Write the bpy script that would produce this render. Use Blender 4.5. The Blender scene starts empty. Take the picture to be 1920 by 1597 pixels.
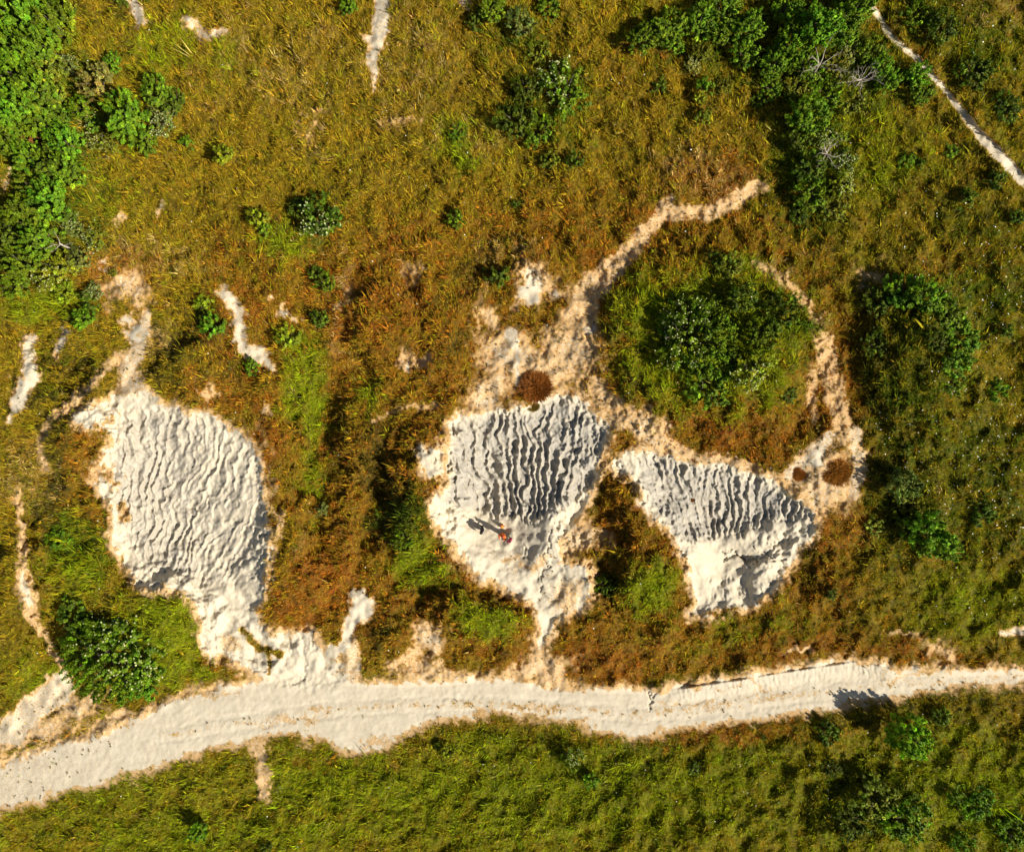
import bpy, bmesh, math, random
import numpy as np
from mathutils import Vector, Matrix

# ------------------------------------------------------------------ camera, sky, sun, exposure
scene = bpy.context.scene
COL = scene.collection
PX = 0.04            # metres on the ground (z = 0) per photograph pixel
HC = 52.0            # height of the drone above the track
cam_d = bpy.data.cameras.new('camera')
cam = bpy.data.objects.new('camera', cam_d)
COL.objects.link(cam)
cam.location = (0, 0, HC)
cam.rotation_euler = (0, 0, 0)
cam_d.sensor_fit = 'HORIZONTAL'
cam_d.sensor_width = 36.0
cam_d.lens = 36.0 * HC / (1920 * PX)
cam_d.clip_start = 0.5
cam_d.clip_end = 4000
scene.camera = cam

SUN_EL = math.radians(37)
SUN_DIR = Vector((0.885 * math.cos(SUN_EL), -0.465 * math.cos(SUN_EL), math.sin(SUN_EL))).normalized()
world = bpy.data.worlds.new('World')
scene.world = world
world.use_nodes = True
wn = world.node_tree
bg = wn.nodes['Background']
sky = wn.nodes.new('ShaderNodeTexSky')
sky.sky_type = 'NISHITA'
sky.sun_disc = False
sky.sun_elevation = SUN_EL
sky.sun_rotation = math.atan2(SUN_DIR.x, SUN_DIR.y)
wn.links.new(sky.outputs[0], bg.inputs[0])
bg.inputs[1].default_value = 0.05
sun_d = bpy.data.lights.new('sun', 'SUN')
sun_d.energy = 5.0
sun_d.angle = math.radians(0.5)
sun_d.color = (1.0, 0.94, 0.84)
sun = bpy.data.objects.new('sun', sun_d)
sun.rotation_euler = (-SUN_DIR).to_track_quat('-Z', 'Y').to_euler()
sun.location = SUN_DIR * 80
COL.objects.link(sun)
scene.view_settings.view_transform = 'Standard'
scene.view_settings.look = 'None'
scene.view_settings.exposure = 0.62
scene.view_settings.gamma = 1.0
scene.render.engine = 'CYCLES'
scene.cycles.max_bounces = 4
scene.cycles.diffuse_bounces = 2
scene.cycles.glossy_bounces = 1
scene.cycles.transmission_bounces = 1

rng = np.random.default_rng(7)
random.seed(7)

# ------------------------------------------------------------------ small helpers
def tag(o, label=None, cat=None, group=None, kind=None):
    if label: o['label'] = label
    if cat: o['category'] = cat
    if group: o['group'] = group
    if kind: o['kind'] = kind
    return o

def empty(name, loc):
    o = bpy.data.objects.new(name, None)
    o.location = loc
    o.empty_display_size = 0.2
    COL.objects.link(o)
    return o

def mesh_obj(name, verts, faces, mat=None, parent=None, smooth=True):
    me = bpy.data.meshes.new(name)
    me.from_pydata([tuple(v) for v in verts], [], faces)
    me.update()
    if smooth:
        me.polygons.foreach_set('use_smooth', [True] * len(me.polygons))
    if mat: me.materials.append(mat)
    o = bpy.data.objects.new(name, me)
    COL.objects.link(o)
    if parent: o.parent = parent
    return o

def np_mesh(name, co, idx, k, cols=None, smooth=False, mat=None, attrs=None):
    """co (n,3) points, idx flat face corners, k corners a face; cols (n,3) point colours."""
    me = bpy.data.meshes.new(name)
    nf = len(idx) // k
    me.vertices.add(len(co))
    me.vertices.foreach_set('co', np.ascontiguousarray(co, dtype=np.float32).ravel())
    me.loops.add(len(idx))
    me.loops.foreach_set('vertex_index', np.ascontiguousarray(idx, dtype=np.int32))
    me.polygons.add(nf)
    me.polygons.foreach_set('loop_start', np.arange(0, nf * k, k, dtype=np.int32))
    try:
        me.polygons.foreach_set('loop_total', np.full(nf, k, dtype=np.int32))
    except Exception:
        pass
    me.polygons.foreach_set('use_smooth', np.full(nf, smooth, dtype=bool))
    me.update(calc_edges=True)
    if cols is not None:
        a = me.attributes.new('tint', 'FLOAT_COLOR', 'POINT')
        c4 = np.ones((len(co), 4), dtype=np.float32)
        c4[:, :3] = cols
        a.data.foreach_set('color', c4.ravel())
    for nm, arr in (attrs or {}).items():
        a = me.attributes.new(nm, 'FLOAT', 'POINT')
        a.data.foreach_set('value', np.ascontiguousarray(arr, dtype=np.float32))
    if mat: me.materials.append(mat)
    return me

def new_mat(name):
    m = bpy.data.materials.new(name)
    m.use_nodes = True
    nt = m.node_tree
    b = nt.nodes['Principled BSDF']
    b.inputs['Specular IOR Level'].default_value = 0.15
    b.inputs['Roughness'].default_value = 0.9
    return m, nt, b

def ss(x, a=0.0, b=1.0):
    t = np.clip((x - a) / (b - a), 0, 1)
    return t * t * (3 - 2 * t)

# ------------------------------------------------------------------ survey raster of the site (1.6 photograph pixels a cell)
S, M = 1.6, 160
us = np.arange(-M, 1920 + M + 1, S).astype(np.float64)
vs = np.arange(-M, 1598 + M + 1, S).astype(np.float64)
U, V = np.meshgrid(us, vs)
NV, NU = U.shape

def spectral(scale, beta, seed, lo=None):
    """1/f noise, unit variance; scale = longest wavelength in photograph pixels."""
    r = np.random.default_rng(seed)
    f = np.fft.rfft2(r.standard_normal((NV, NU)))
    fy = np.fft.fftfreq(NV)[:, None] / S
    fx = np.fft.rfftfreq(NU)[None, :] / S
    k = np.sqrt(fx * fx + fy * fy) + 1e-9
    amp = (k + 1.0 / scale) ** (-beta) * (k > 0.35 / scale)
    if lo: amp = amp * np.exp(-(k * lo) ** 2)
    n = np.fft.irfft2(f * amp, s=(NV, NU))
    return (n - n.mean()) / n.std()

wu = spectral(60, 1.6, 1, 6) * 4.0 + spectral(14, 1.0, 2, 4) * 1.3
wv = spectral(60, 1.6, 3, 6) * 4.0 + spectral(14, 1.0, 4, 4) * 1.3
bu = spectral(160, 1.7, 11, 14) * 14
bv = spectral(160, 1.7, 12, 14) * 14
gu = spectral(150, 2.0, 71, 26) * 7 + spectral(40, 1.4, 72, 12) * 1.6
gw = spectral(34, 1.2, 76, 9) * 1.5
g_low = spectral(120, 1.8, 73, 16); g_sml = spectral(26, 1.2, 74, 7)
n_big = spectral(260, 1.7, 21)
n_mid = spectral(70, 1.5, 22)
n_sml = spectral(22, 1.2, 23)
n_fin = spectral(9, 0.6, 24)

def blur(a, px):
    fy = np.fft.fftfreq(a.shape[0])[:, None] / S; fx = np.fft.rfftfreq(a.shape[1])[None, :] / S
    return np.fft.irfft2(np.fft.rfft2(a) * np.exp(-2 * (math.pi * px) ** 2 * (fx * fx + fy * fy)), s=a.shape)
def samp(m, u, v):
    x = np.clip((np.asarray(u) + M) / S, 0, NU - 1.001)
    y = np.clip((np.asarray(v) + M) / S, 0, NV - 1.001)
    i = x.astype(np.int64); j = y.astype(np.int64)
    a = x - i; b = y - j
    return (m[j, i] * (1 - a) + m[j, i + 1] * a) * (1 - b) + (m[j + 1, i] * (1 - a) + m[j + 1, i + 1] * a) * b

def crop(x0, y0, x1, y1):
    i0 = max(0, int((x0 + M) / S)); i1 = min(NU, int((x1 + M) / S) + 2)
    j0 = max(0, int((y0 + M) / S)); j1 = min(NV, int((y1 + M) / S) + 2)
    return slice(j0, j1), slice(i0, i1)

def poly_sd(pts, pad=60, warp=1.0):
    """signed distance (photo pixels, + inside) to a polygon."""
    p = np.array(pts, float)
    out = np.full(U.shape, -999.0)
    sl = crop(p[:, 0].min() - pad, p[:, 1].min() - pad, p[:, 0].max() + pad, p[:, 1].max() + pad)
    x = U[sl] + wu[sl] * warp; y = V[sl] + wv[sl] * warp
    d = np.full(x.shape, 1e9); ins = np.zeros(x.shape, bool)
    for k in range(len(p)):
        ax, ay = p[k]; bx, by = p[(k + 1) % len(p)]
        ex, ey = bx - ax, by - ay
        t = np.clip(((x - ax) * ex + (y - ay) * ey) / (ex * ex + ey * ey + 1e-9), 0, 1)
        d = np.minimum(d, (x - ax - t * ex) ** 2 + (y - ay - t * ey) ** 2)
        c = (ay > y) != (by > y)
        ins ^= c & (x < (bx - ax) * (y - ay) / (by - ay + 1e-12) + ax)
    d = np.sqrt(d)
    out[sl] = np.where(ins, d, -d)
    return out

def line_sd(pts, warp=1.0, pad=70):
    """pts (u, v, halfwidth): signed distance, + inside the stroke."""
    p = np.array(pts, float)
    out = np.full(U.shape, -999.0)
    w = p[:, 2].max()
    sl = crop(p[:, 0].min() - pad - w, p[:, 1].min() - pad - w, p[:, 0].max() + pad + w, p[:, 1].max() + pad + w)
    x = U[sl] + wu[sl] * warp; y = V[sl] + wv[sl] * warp
    best = np.full(x.shape, -999.0)
    for k in range(len(p) - 1):
        ax, ay, aw = p[k]; bx, by, bw = p[k + 1]
        ex, ey = bx - ax, by - ay
        t = np.clip(((x - ax) * ex + (y - ay) * ey) / (ex * ex + ey * ey + 1e-9), 0, 1)
        best = np.maximum(best, aw + (bw - aw) * t - np.hypot(x - ax - t * ex, y - ay - t * ey))
    out[sl] = best
    return out

def blob(u, v, ru, rv=None, rot=0.0, hard=0.55, warp=1.0):
    rv = rv or ru
    out = np.zeros(U.shape)
    R = max(ru, rv) * 1.6 + 40
    sl = crop(u - R, v - R, u + R, v + R)
    x = U[sl] + (wu[sl] + 0.6 * bu[sl]) * warp - u; y = V[sl] + (wv[sl] + 0.6 * bv[sl]) * warp - v
    a = math.radians(rot)
    xr = (x * math.cos(a) + y * math.sin(a)) / ru; yr = (-x * math.sin(a) + y * math.cos(a)) / rv
    out[sl] = 1 - ss(np.hypot(xr, yr), hard, 1.35)
    return out

def add(dst, m, k=1.0):
    np.maximum(dst, m * k, out=dst)

# ------------------------------------------------------------------ outlines read off the site
PIT1 = [(140,778),(175,762),(215,744),(262,735),(285,745),(300,760),(325,762),(345,775),(372,776),(397,780),(420,800),(447,808),(480,835),(483,860),(488,905),(497,950),(500,1000),(503,1050),(500,1095),(488,1130),(478,1143),(480,1165),(500,1190),(540,1192),(585,1185),(603,1215),(640,1250),(655,1285),(560,1300),(500,1290),(503,1272),(490,1262),(440,1245),(395,1220),(372,1192),(376,1170),(370,1132),(345,1112),(320,1105),(280,1110),(250,1082),(225,1045),(210,1000),(212,960),(197,930),(177,900),(170,875),(190,850),(215,832),(195,808),(165,800),(140,792)]
PIT2 = [(845,797),(862,780),(885,775),(912,768),(950,772),(985,766),(1003,752),(1030,740),(1052,735),(1080,745),(1105,764),(1130,790),(1143,812),(1128,850),(1120,890),(1105,930),(1095,960),(1078,985),(1052,1010),(1040,1038),(1062,1060),(1095,1062),(1110,1078),(1098,1090),(1108,1112),(1092,1142),(1060,1153),(1034,1168),(1027,1192),(1020,1216),(1010,1212),(1017,1178),(1010,1142),(980,1118),(940,1102),(900,1077),(872,1045),(850,1017),(830,1000),(817,970),(806,948),(815,930),(838,915),(845,870),(842,830)]
PIT3 = [(1142,868),(1180,848),(1215,838),(1250,855),(1300,868),(1340,872),(1390,880),(1430,893),(1460,905),(1490,935),(1526,960),(1526,995),(1512,1020),(1486,1045),(1480,1062),(1452,1105),(1412,1140),(1372,1142),(1333,1140),(1342,1158),(1292,1152),(1302,1122),(1298,1090),(1290,1060),(1272,1022),(1256,988),(1226,972),(1205,948),(1200,912),(1185,892),(1160,885)]
TRACK = [(-170,1478),(0,1432),(100,1400),(200,1375),(280,1335),(360,1300),(430,1288),(505,1272),(560,1255),(650,1278),(760,1280),(850,1275),(930,1268),(1000,1287),(1060,1290),(1150,1290),(1225,1294),(1240,1301),(1252,1290),(1320,1280),(1390,1270),(1480,1255),(1560,1243),(1605,1236),(1650,1245),(1690,1258),(1760,1259),(1850,1256),(1920,1258),(2090,1262),(2090,1302),(1920,1282),(1850,1283),(1780,1287),(1700,1300),(1600,1316),(1500,1336),(1400,1346),(1300,1360),(1240,1372),(1180,1378),(1130,1368),(1080,1354),(1000,1344),(930,1335),(860,1340),(790,1360),(750,1375),(720,1400),(680,1410),(640,1405),(620,1386),(560,1374),(480,1380),(400,1400),(300,1435),(200,1463),(100,1490),(0,1517),(-170,1568)]
b1, b2, b3, bt = [blur(np.maximum(poly_sd(p, warp=0), -60), 5) for p in (PIT1, PIT2, PIT3, TRACK)]
d1, d2, d3, dt = poly_sd(PIT1), poly_sd(PIT2), poly_sd(PIT3), poly_sd(TRACK)

# chalk cover 0..1 (1 = bare chalk, about a half = speckled, trodden ground)
chalk = np.zeros(U.shape)
for d in (d1, d2, d3):
    add(chalk, ss(d, -7, 5))
    add(chalk, ss(d, -26, 0), 0.5)
add(chalk, ss(dt, -5, 6))
add(chalk, ss(dt, -26, 2), 0.5)
# thinly grassed patches inside the bare areas
def veg_patch(m, k=1.0):
    global chalk
    chalk = chalk * (1 - m * k)
for b in ((195,792,16,9,0),(182,812,18,12,0),(172,850,22,14,50),(205,895,16,26,20),(232,960,14,22,10),(238,1040,8,18,-20),(222,905,10,8,0),(180,880,16,20,0)):
    veg_patch(blob(*b, hard=0.3), 0.7)
veg_patch(ss(line_sd([(452,1175,4),(468,1200,8),(492,1216,8),(528,1226,8)], warp=.5), -3, 3), 0.85)
veg_patch(ss(line_sd([(500,1222,2),(508,1245,3),(503,1262,3)], warp=.4), -3, 2), 0.8)
veg_patch(blob(1000, 760, 14, 9, -30, 0.3), 0.75)
veg_patch(blob(1345, 1150, 45, 7, 8, 0.4), 0.6)
for b in ((1000,1060,60,14,-12),(950,1040,30,10,30),(1060,1120,45,40,0),(1290,1325,90,6,-8),(1400,1285,60,6,-7),(1085,1020,28,32,0),(900,1322,60,7,3),(1010,1330,70,8,8),(560,1350,90,9,-5),(700,1395,50,12,0),(430,1215,30,22,20),(640,1230,22,24,0),(660,1265,40,12,0),(1440,1300,60,6,-8),(1700,1270,80,4,0),(1860,1280,80,4,0),(420,1305,60,7,-10),(1395,1050,30,8,10)):
    veg_patch(blob(*b, hard=0.2), 0.47)
mid = [(300,1378,4),(600,1330,3),(760,1322,5),(900,1318,6),(1100,1332,6),(1230,1340,6),(1400,1316,6),(1600,1288,5),(1750,1276,4),(1930,1268,4)]
veg_patch(ss(line_sd(mid, warp=.8), -5, 5) * ss(n_sml + .4 * n_mid, -.3, 1.0), .55)
m = ss(360 - U, 0, 420) * (dt > 0); chalk = chalk * (1 - 0.24 * m)           # stony west end of the track

PATCH = [  # (kind, data, density)
 ('l', [(248,-5,10),(258,22,10),(262,38,9),(256,50,4)], .75), ('l', [(350,38,8),(364,48,6),(375,68,6),(398,66,7),(420,62,6)], .68),
 ('l', [(716,-40,12),(714,20,11),(714,50,11),(704,75,14),(700,100,8),(703,140,6),(700,165,3)], .78), ('l', [(680,72,5),(700,78,10)], .7),
 ('l', [(868,-10,6),(874,12,4)], .6), ('b', (3,330,12,22,0), .65), ('b', (2,366,9,9,0), .8), ('b', (228,408,24,16,0), .55), ('l', [(295,397,4),(303,380,4)], .7),
 ('b', (245,540,50,38,0), .55), ('b', (208,498,9,8,0), .7), ('b', (243,605,20,22,0), 1.0), ('l', [(276,592,8),(268,625,9),(258,660,12),(240,690,16),(250,730,26)], .62),
 ('l', [(415,550,8),(432,556,10),(447,590,10),(447,630,10),(455,655,9),(478,668,12),(500,670,13),(508,690,7)], .78), ('b', (541,580,15,17,0), .85), ('b', (775,690,13,9,0), .95), ('b', (778,676,28,20,0), .45),
 ('l', [(55,640,12),(55,690,12),(62,705,14),(40,735,12),(25,770,8),(15,790,4)], .85), ('l', [(120,625,7),(108,660,9)], .75),
 ('b', (1003,545,32,38,20), 1.0), ('b', (1010,530,50,48,0), .5), ('b', (960,670,66,52,0), .60), ('b', (1070,660,62,75,0), .55), ('l', [(962,630,14),(970,680,5),(966,720,5)], .8), ('b', (910,730,56,36,0), .62), ('b', (1095,610,18,22,0), .75), ('b', (935,600,34,22,30), .5), ('b', (1030,690,90,60,0), .50), ('b', (1130,745,60,30,40), .48),
 ('l', [(1090,590,30),(1100,545,24),(1150,500,18),(1200,455,13),(1240,402,16),(1255,380,10)], .54), ('l', [(1235,405,14),(1300,400,13),(1345,398,14),(1420,350,14)], .53),
 ('b', (818,860,34,48,0), .55), ('l', [(785,835,8),(800,860,14),(815,885,15),(822,850,12)], .85), ('l', [(1215,960,5),(1195,940,3)], .8),
 ('b', (1530,850,26,22,0), .95), ('b', (1535,905,85,70,-20), .55), ('l', [(1600,800,8),(1612,870,10),(1600,930,12)], .62), ('l', [(1480,890,12),(1530,850,14),(1555,820,10)], .66), ('l', [(1545,640,16),(1555,700,20),(1570,760,18),(1590,820,22)], .46), ('l', [(1130,790,12),(1190,790,22),(1260,850,16),(1330,862,10),(1420,880,10)], .54), ('b', (1215,800,40,24,30), .58),
 ('l', [(270,640,8),(200,690,7),(150,740,8),(95,790,6),(78,830,6),(82,880,6)], .5), ('l', [(30,920,5),(40,1000,6),(46,1100,14),(60,1150,12),(95,1215,4),(120,1250,7)], .50), ('l', [(45,1080,7),(52,1130,7)], .75),
 ('l', [(120,1262,6),(112,1290,26),(60,1330,22),(20,1370,28)], .72), ('b', (150,1320,60,34,-10), .58), ('b', (60,1375,110,36,-15), .55), ('b', (230,1352,90,22,-20), .52),
 ('l', [(674,1112,10),(680,1135,20),(660,1170,10),(645,1210,8),(625,1225,10)], .98), ('l', [(652,1190,10),(660,1230,14),(652,1270,16)], .6), ('b', (800,1205,32,36,-20), .66), ('b', (765,1240,50,18,-20), .5), ('b', (1010,1250,70,26,0), .56), ('l', [(1018,1205,6),(1015,1240,20),(1040,1275,26)], .55), ('b', (800,1262,80,14,0), .52),
 ('l', [(480,1400,14),(492,1430,10),(495,1480,11),(500,1500,5)], .55), ('l', [(1880,1186,5),(1960,1182,7)], .8), ('b', (1500,1210,30,6,-15), .55), ('b', (1760,1215,50,20,20), .45), ('b', (1700,1190,50,8,0), .45), ('b', (620,1390,60,14,0), .5),
 ('l', [(1415,490,8),(1460,520,11),(1500,555,10),(1530,590,8),(1532,610,6)], .40), ('l', [(1528,690,6),(1520,735,8),(1530,790,7)], .42), ('b', (1085,1010,42,45,0), .60), ('b', (575,215,20,14,0), .35), ('b', (590,250,22,12,90), .36), ('b', (780,520,22,40,0), .36), ('b', (760,230,40,9,-20), .40), ('b', (650,560,14,40,0), .35), ('b', (895,600,12,60,0), .36), ('b', (400,740,26,12,20), .42), ('b', (490,770,14,10,0), .5), ('l', [(700,790,2),(760,765,3),(830,760,4)], .45), ('b', (1640,520,50,24,0), .36),('b', (485,900,24,120,-5), .40), ('b', (515,960,12,90,-5), .40),
]
for k, dat, dens in PATCH:
    if k == 'l': add(chalk, ss(line_sd(dat, warp=.8), -11 if dens < .7 else -9, 5), dens * (.90 if dens < .6 else 1))
    else: add(chalk, blob(dat[0], dat[1], dat[2] * 1.2, dat[3] * 1.2, dat[4], hard=0.15, warp=1.0), dens)
FOOT = [(1630,5,2.5),(1660,55,4.5),(1690,85,3.5),(1720,112,4),(1755,150,3.5),(1790,192,3.5),(1845,262,7),(1870,288,7),(1920,340,6),(2080,490,7)]
df = line_sd([(a_, b_, c_ * 1.25 + .8) for a_, b_, c_ in FOOT], warp=.3)
add(chalk, ss(df, -4, 2.5), .95)
chalk = np.clip(chalk, 0, 1)

# ------------------------------------------------------------------ terrain heights (metres)
base = np.interp(V + bu * 0.8, [-200, 0, 400, 700, 850, 1000, 1100, 1190, 1255, 1300, 1380, 1597, 1800], [7.0, 6.6, 5.6, 4.9, 4.4, 3.3, 2.4, 1.3, .40, -.12, -.25, -.5, -.8])
h = base + g_low * 0.17 * (1 - .5 * chalk) + g_sml * 0.045 * (1 - .85 * ss(chalk, .3, .7))
def bump(amp, *b, hard=0.35):
    global h
    h = h + 1.75 * amp * blob(*b, hard=hard)
# spurs, hollows and banks around the pits
bump(.75, 1330, 630, 190, 165, 0, hard=.75)
bump(-.35, 1330, 640, 90, 80, 0)
bump(1.0, 1740, 680, 110, 150, 0)
bump(.9, 790, 900, 70, 130, 0); bump(-.9, 720, 960, 50, 120, 0)
bump(.7, 140, 830, 50, 90, 20); bump(-.7, 110, 970, 60, 110, 0)
bump(-.9, 600, 850, 55, 170, 0); bump(.5, 540, 1060, 60, 110, 0)
bump(.7, 900, 1170, 90, 50, 0); bump(-.5, 800, 1090, 70, 60, 0)
bump(-.8, 1150, 1090, 40, 60, 0); bump(-.9, 1112, 950, 62, 100, 0); bump(-.5, 1500, 1060, 60, 60, 0); bump(.5, 1220, 1090, 60, 60, 0)
bump(.6, 290, 1170, 120, 90, 0); bump(.5, 730, 1190, 40, 50, 0)
bump(.6, 370, 690, 60, 60, 0); bump(-.5, 60, 620, 60, 60, 0); bump(-.7, 130, 690, 50, 40, -40); bump(.6, 1640, 1530, 110, 80, 0)
bump(.6, 720, 600, 60, 90, 0); bump(.5, 830, 620, 50, 110, 0); bump(-.4, 660, 700, 40, 80, 0); bump(.5, 990, 480, 60, 40, 0)
bump(.8, 20, 1150, 60, 160, 10)
# pits: a low step at the lip, then a bowl
def pit(d, b, R, vv, dd, lip=.22, uu=(0, 1), du=(1, 1)):
    return -(lip * ss(.4 * d + .6 * b, -3, 10) + np.interp(V, vv, dd) * np.interp(U, uu, du) * ss(b, 0, R))
h = h + pit(d1, b1, 110, [740, 820, 950, 1080, 1160, 1230, 1280], [.5, 1.1, 1.4, 1.2, .8, .3, .1], uu=(330, 490), du=(1, .4))
h = h + pit(d2, b2, 80, [740, 830, 950, 1000, 1080, 1150, 1215], [.6, 1.5, 2.1, 2.1, 1.5, .7, .2], uu=(900, 1090), du=(1, .08))
h = h + pit(d3, b3, 85, [840, 900, 980, 1020, 1090, 1150], [.4, 1.3, 2.0, 2.0, 1.5, .9], lip=.22, uu=(1330, 1500), du=(1, .08))
verge = ss(bt, -55, -4) * (V > np.interp(U, [0, 300, 600, 1100, 1250, 1600, 1920], [1470, 1370, 1320, 1325, 1330, 1280, 1270]))
h = h * (1 - verge) + verge * (-.27 + .3 * g_sml * .03)
wt = ss(bt, -5, 10)
h = h * (1 - wt) + wt * (-0.26 + g_low * 0.015 + g_sml * .008)
h = h - 0.12 * ss(df, -5, 3)
for off in (-13, 14):
    h = h - .035 * wt * ss(line_sd([(a_, b_ + off, 4) for a_, b_, _ in mid], warp=.5), -4, 4)

# rain gullies: noise with one dominant wavelength, its phase gives sharp crests between the runnels
def phasor(period, spread, bw, seed, n=512):
    r = np.random.default_rng(seed)
    f = np.fft.fft2(r.standard_normal((n, n)) + 1j * r.standard_normal((n, n)))
    fx = np.fft.fftfreq(n)[None, :]; fy = np.fft.fftfreq(n)[:, None]
    f0 = 1.0 / period
    g = np.exp(-((fx - f0) / (bw * f0)) ** 2 / 2 - (fy / (spread * f0)) ** 2 / 2)
    z = np.fft.ifft2(f * g)
    return z / np.abs(z).mean()
def samp_c(z, x, y):
    n = z.shape[0]
    i = np.floor(x).astype(int); j = np.floor(y).astype(int); a = x - i; b = y - j
    i0, i1, j0, j1 = i % n, (i + 1) % n, j % n, (j + 1) % n
    return (z[j0, i0] * (1 - a) + z[j0, i1] * a) * (1 - b) + (z[j1, i0] * (1 - a) + z[j1, i1] * a) * b
def fan(cu, cv, R0):
    x = U - cu; y = cv - V
    return np.arctan2(x, y) * R0, np.hypot(x, y)
crest = np.zeros(U.shape); face = np.zeros(U.shape)
def gullies(env, cu, cv, R0, period, seed, depth, spread=.10, bw=.22, jit=1.0, pw=1.25):
    global h, crest, face
    s, t = fan(cu, cv, R0)
    s = s + gu * jit + gw
    z = samp_c(phasor(period, spread, bw, seed), s, t)
    z2 = samp_c(phasor(period * .5, spread * 1.4, .3, seed + 50), s * 1.03 + 7, t)
    x = np.abs(np.angle(z)) / math.pi
    x2 = np.abs(np.angle(z2)) / math.pi
    a = np.clip(np.abs(z), .6, 1.15)
    prof = x ** pw
    h = h - env * depth * ((1 - prof) * np.minimum(a, 1.15) + (.40 * (1 - x2 ** 1.3) * (.35 + .65 * prof ** .5)))
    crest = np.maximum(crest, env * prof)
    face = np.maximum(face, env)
F1 = [(200,860),(230,770),(300,765),(400,785),(480,840),(500,1000),(500,1080),(430,1110),(330,1095),(260,1060),(215,960)]
F2 = [(835,920),(845,795),(915,768),(990,768),(1050,732),(1130,790),(1143,812),(1115,910),(1085,945),(1020,978),(930,978),(880,966),(850,952),(818,942)]
F3 = [(1190,885),(1180,850),(1215,838),(1300,866),(1430,892),(1495,935),(1520,965),(1440,985),(1400,1000),(1330,1015),(1300,1030),(1270,1015),(1250,985),(1205,945)]
f1 = ss(poly_sd(F1), -12, 22) * ss(d1, 0, 10); f2 = ss(poly_sd(F2), -10, 22) * ss(d2, 0, 8); f3 = ss(poly_sd(F3), -6, 20) * ss(d3, 0, 8)
left1 = 1 - ss(U, 330, 470) * .35 - ss(V, 980, 1090) * .3
gullies(f1 * left1, 215, 1400, 420, 15, 101, .26, spread=.055, bw=.20, jit=.7, pw=1.6)
gullies(f2, 985, 1480, 560, 16, 202, .37, pw=1.9, spread=.045, bw=.16, jit=.7)
gullies(f3, 1385, 1330, 390, 14.5, 303, .33, pw=1.9, spread=.042, bw=.16, jit=.6)
# small rills on the floors and the bank over the track
r1 = ss(d1, 0, 14) * (1 - f1); gullies(r1 * .3, 150, 1700, 700, 24, 404, .10, spread=.10, bw=.3, jit=1.6)

F4 = [(1315,1085),(1360,1078),(1440,1095),(1450,1105),(1412,1142),(1345,1140),(1325,1120)]
f4 = ss(poly_sd(F4), -4, 8); gullies(f4 * .6, 1360, 900, 220, 12, 606, .12, spread=.05, bw=.25, jit=.6)
bank = ss(V, 1200, 1240) * ss(bt, 0, 6) * (1 - ss(bt, 20, 36)) * ss(U, 1240, 1300) * (1 - ss(U, 1660, 1700)) * (V < np.interp(U, [1240, 1600, 1700], [1322, 1280, 1275]))
h = h + bank * .50 * (1 - ss(bt, 4, 34))
gullies(bank, 1450, 9000, 7700, 9.5, 707, .05, spread=.04, bw=.25, jit=.3)
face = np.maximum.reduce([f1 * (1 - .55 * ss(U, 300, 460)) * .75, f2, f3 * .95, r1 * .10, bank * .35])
any_pit = np.maximum.reduce([ss(d, 0, 8) for d in (d1, d2, d3)])
h = h + any_pit * g_sml * .012 + face * (g_sml * .03 + spectral(9, .8, 75, 4) * .012)
# wheel ruts where the pit runs out on to the track, cracks and ledges
for ln in ([(560,1190,2),(572,1230,3),(570,1262,3),(548,1285,2)], [(585,1188,2),(592,1215,2)], [(545,1195,2),(548,1225,2)], [(480,1262,2),(500,1255,2),(510,1240,2)], [(430,1225,2),(470,1235,2),(485,1245,2)]):
    h = h - .13 * ss(line_sd(ln, warp=.6), -4, 3)
for ln in ([(1010,1040,1),(1028,1060,1.2),(1015,1085,1.4),(1012,1110,1.2)], [(980,1020,1),(985,1045,1),(1000,1055,1)], [(1030,995,1.2),(1030,1020,1.2),(1018,1045,1)], [(1380,1040,1),(1400,1060,1),(1440,1040,1),(1470,1052,1)], [(1358,1050,2),(1376,1042,3),(1395,1045,2)], [(1225,1296,1.2),(1221,1315,1.2),(1214,1334,1)], [(1415,1025,1),(1425,1036,1)], [(1350,1028,1),(1375,1032,1)]):
    h = h - .17 * ss(line_sd(ln, warp=.8), -1.5, 1.5)
h = h - .35 * ss(line_sd([(225,-5,7),(205,25,6),(190,50,3)]), -5, 5)
h = h - .16 * ss(line_sd([(312,400,3),(285,412,3),(268,432,2)]), -4, 3)

def at(u, v, up=0.0):
    """the ground point that the survey shows at photograph pixel (u, v)."""
    z = samp(h, u, v)
    f = 1 - (z + up) / HC
    return (u - 960) * PX * f, (798.5 - v) * PX * f, z

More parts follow.
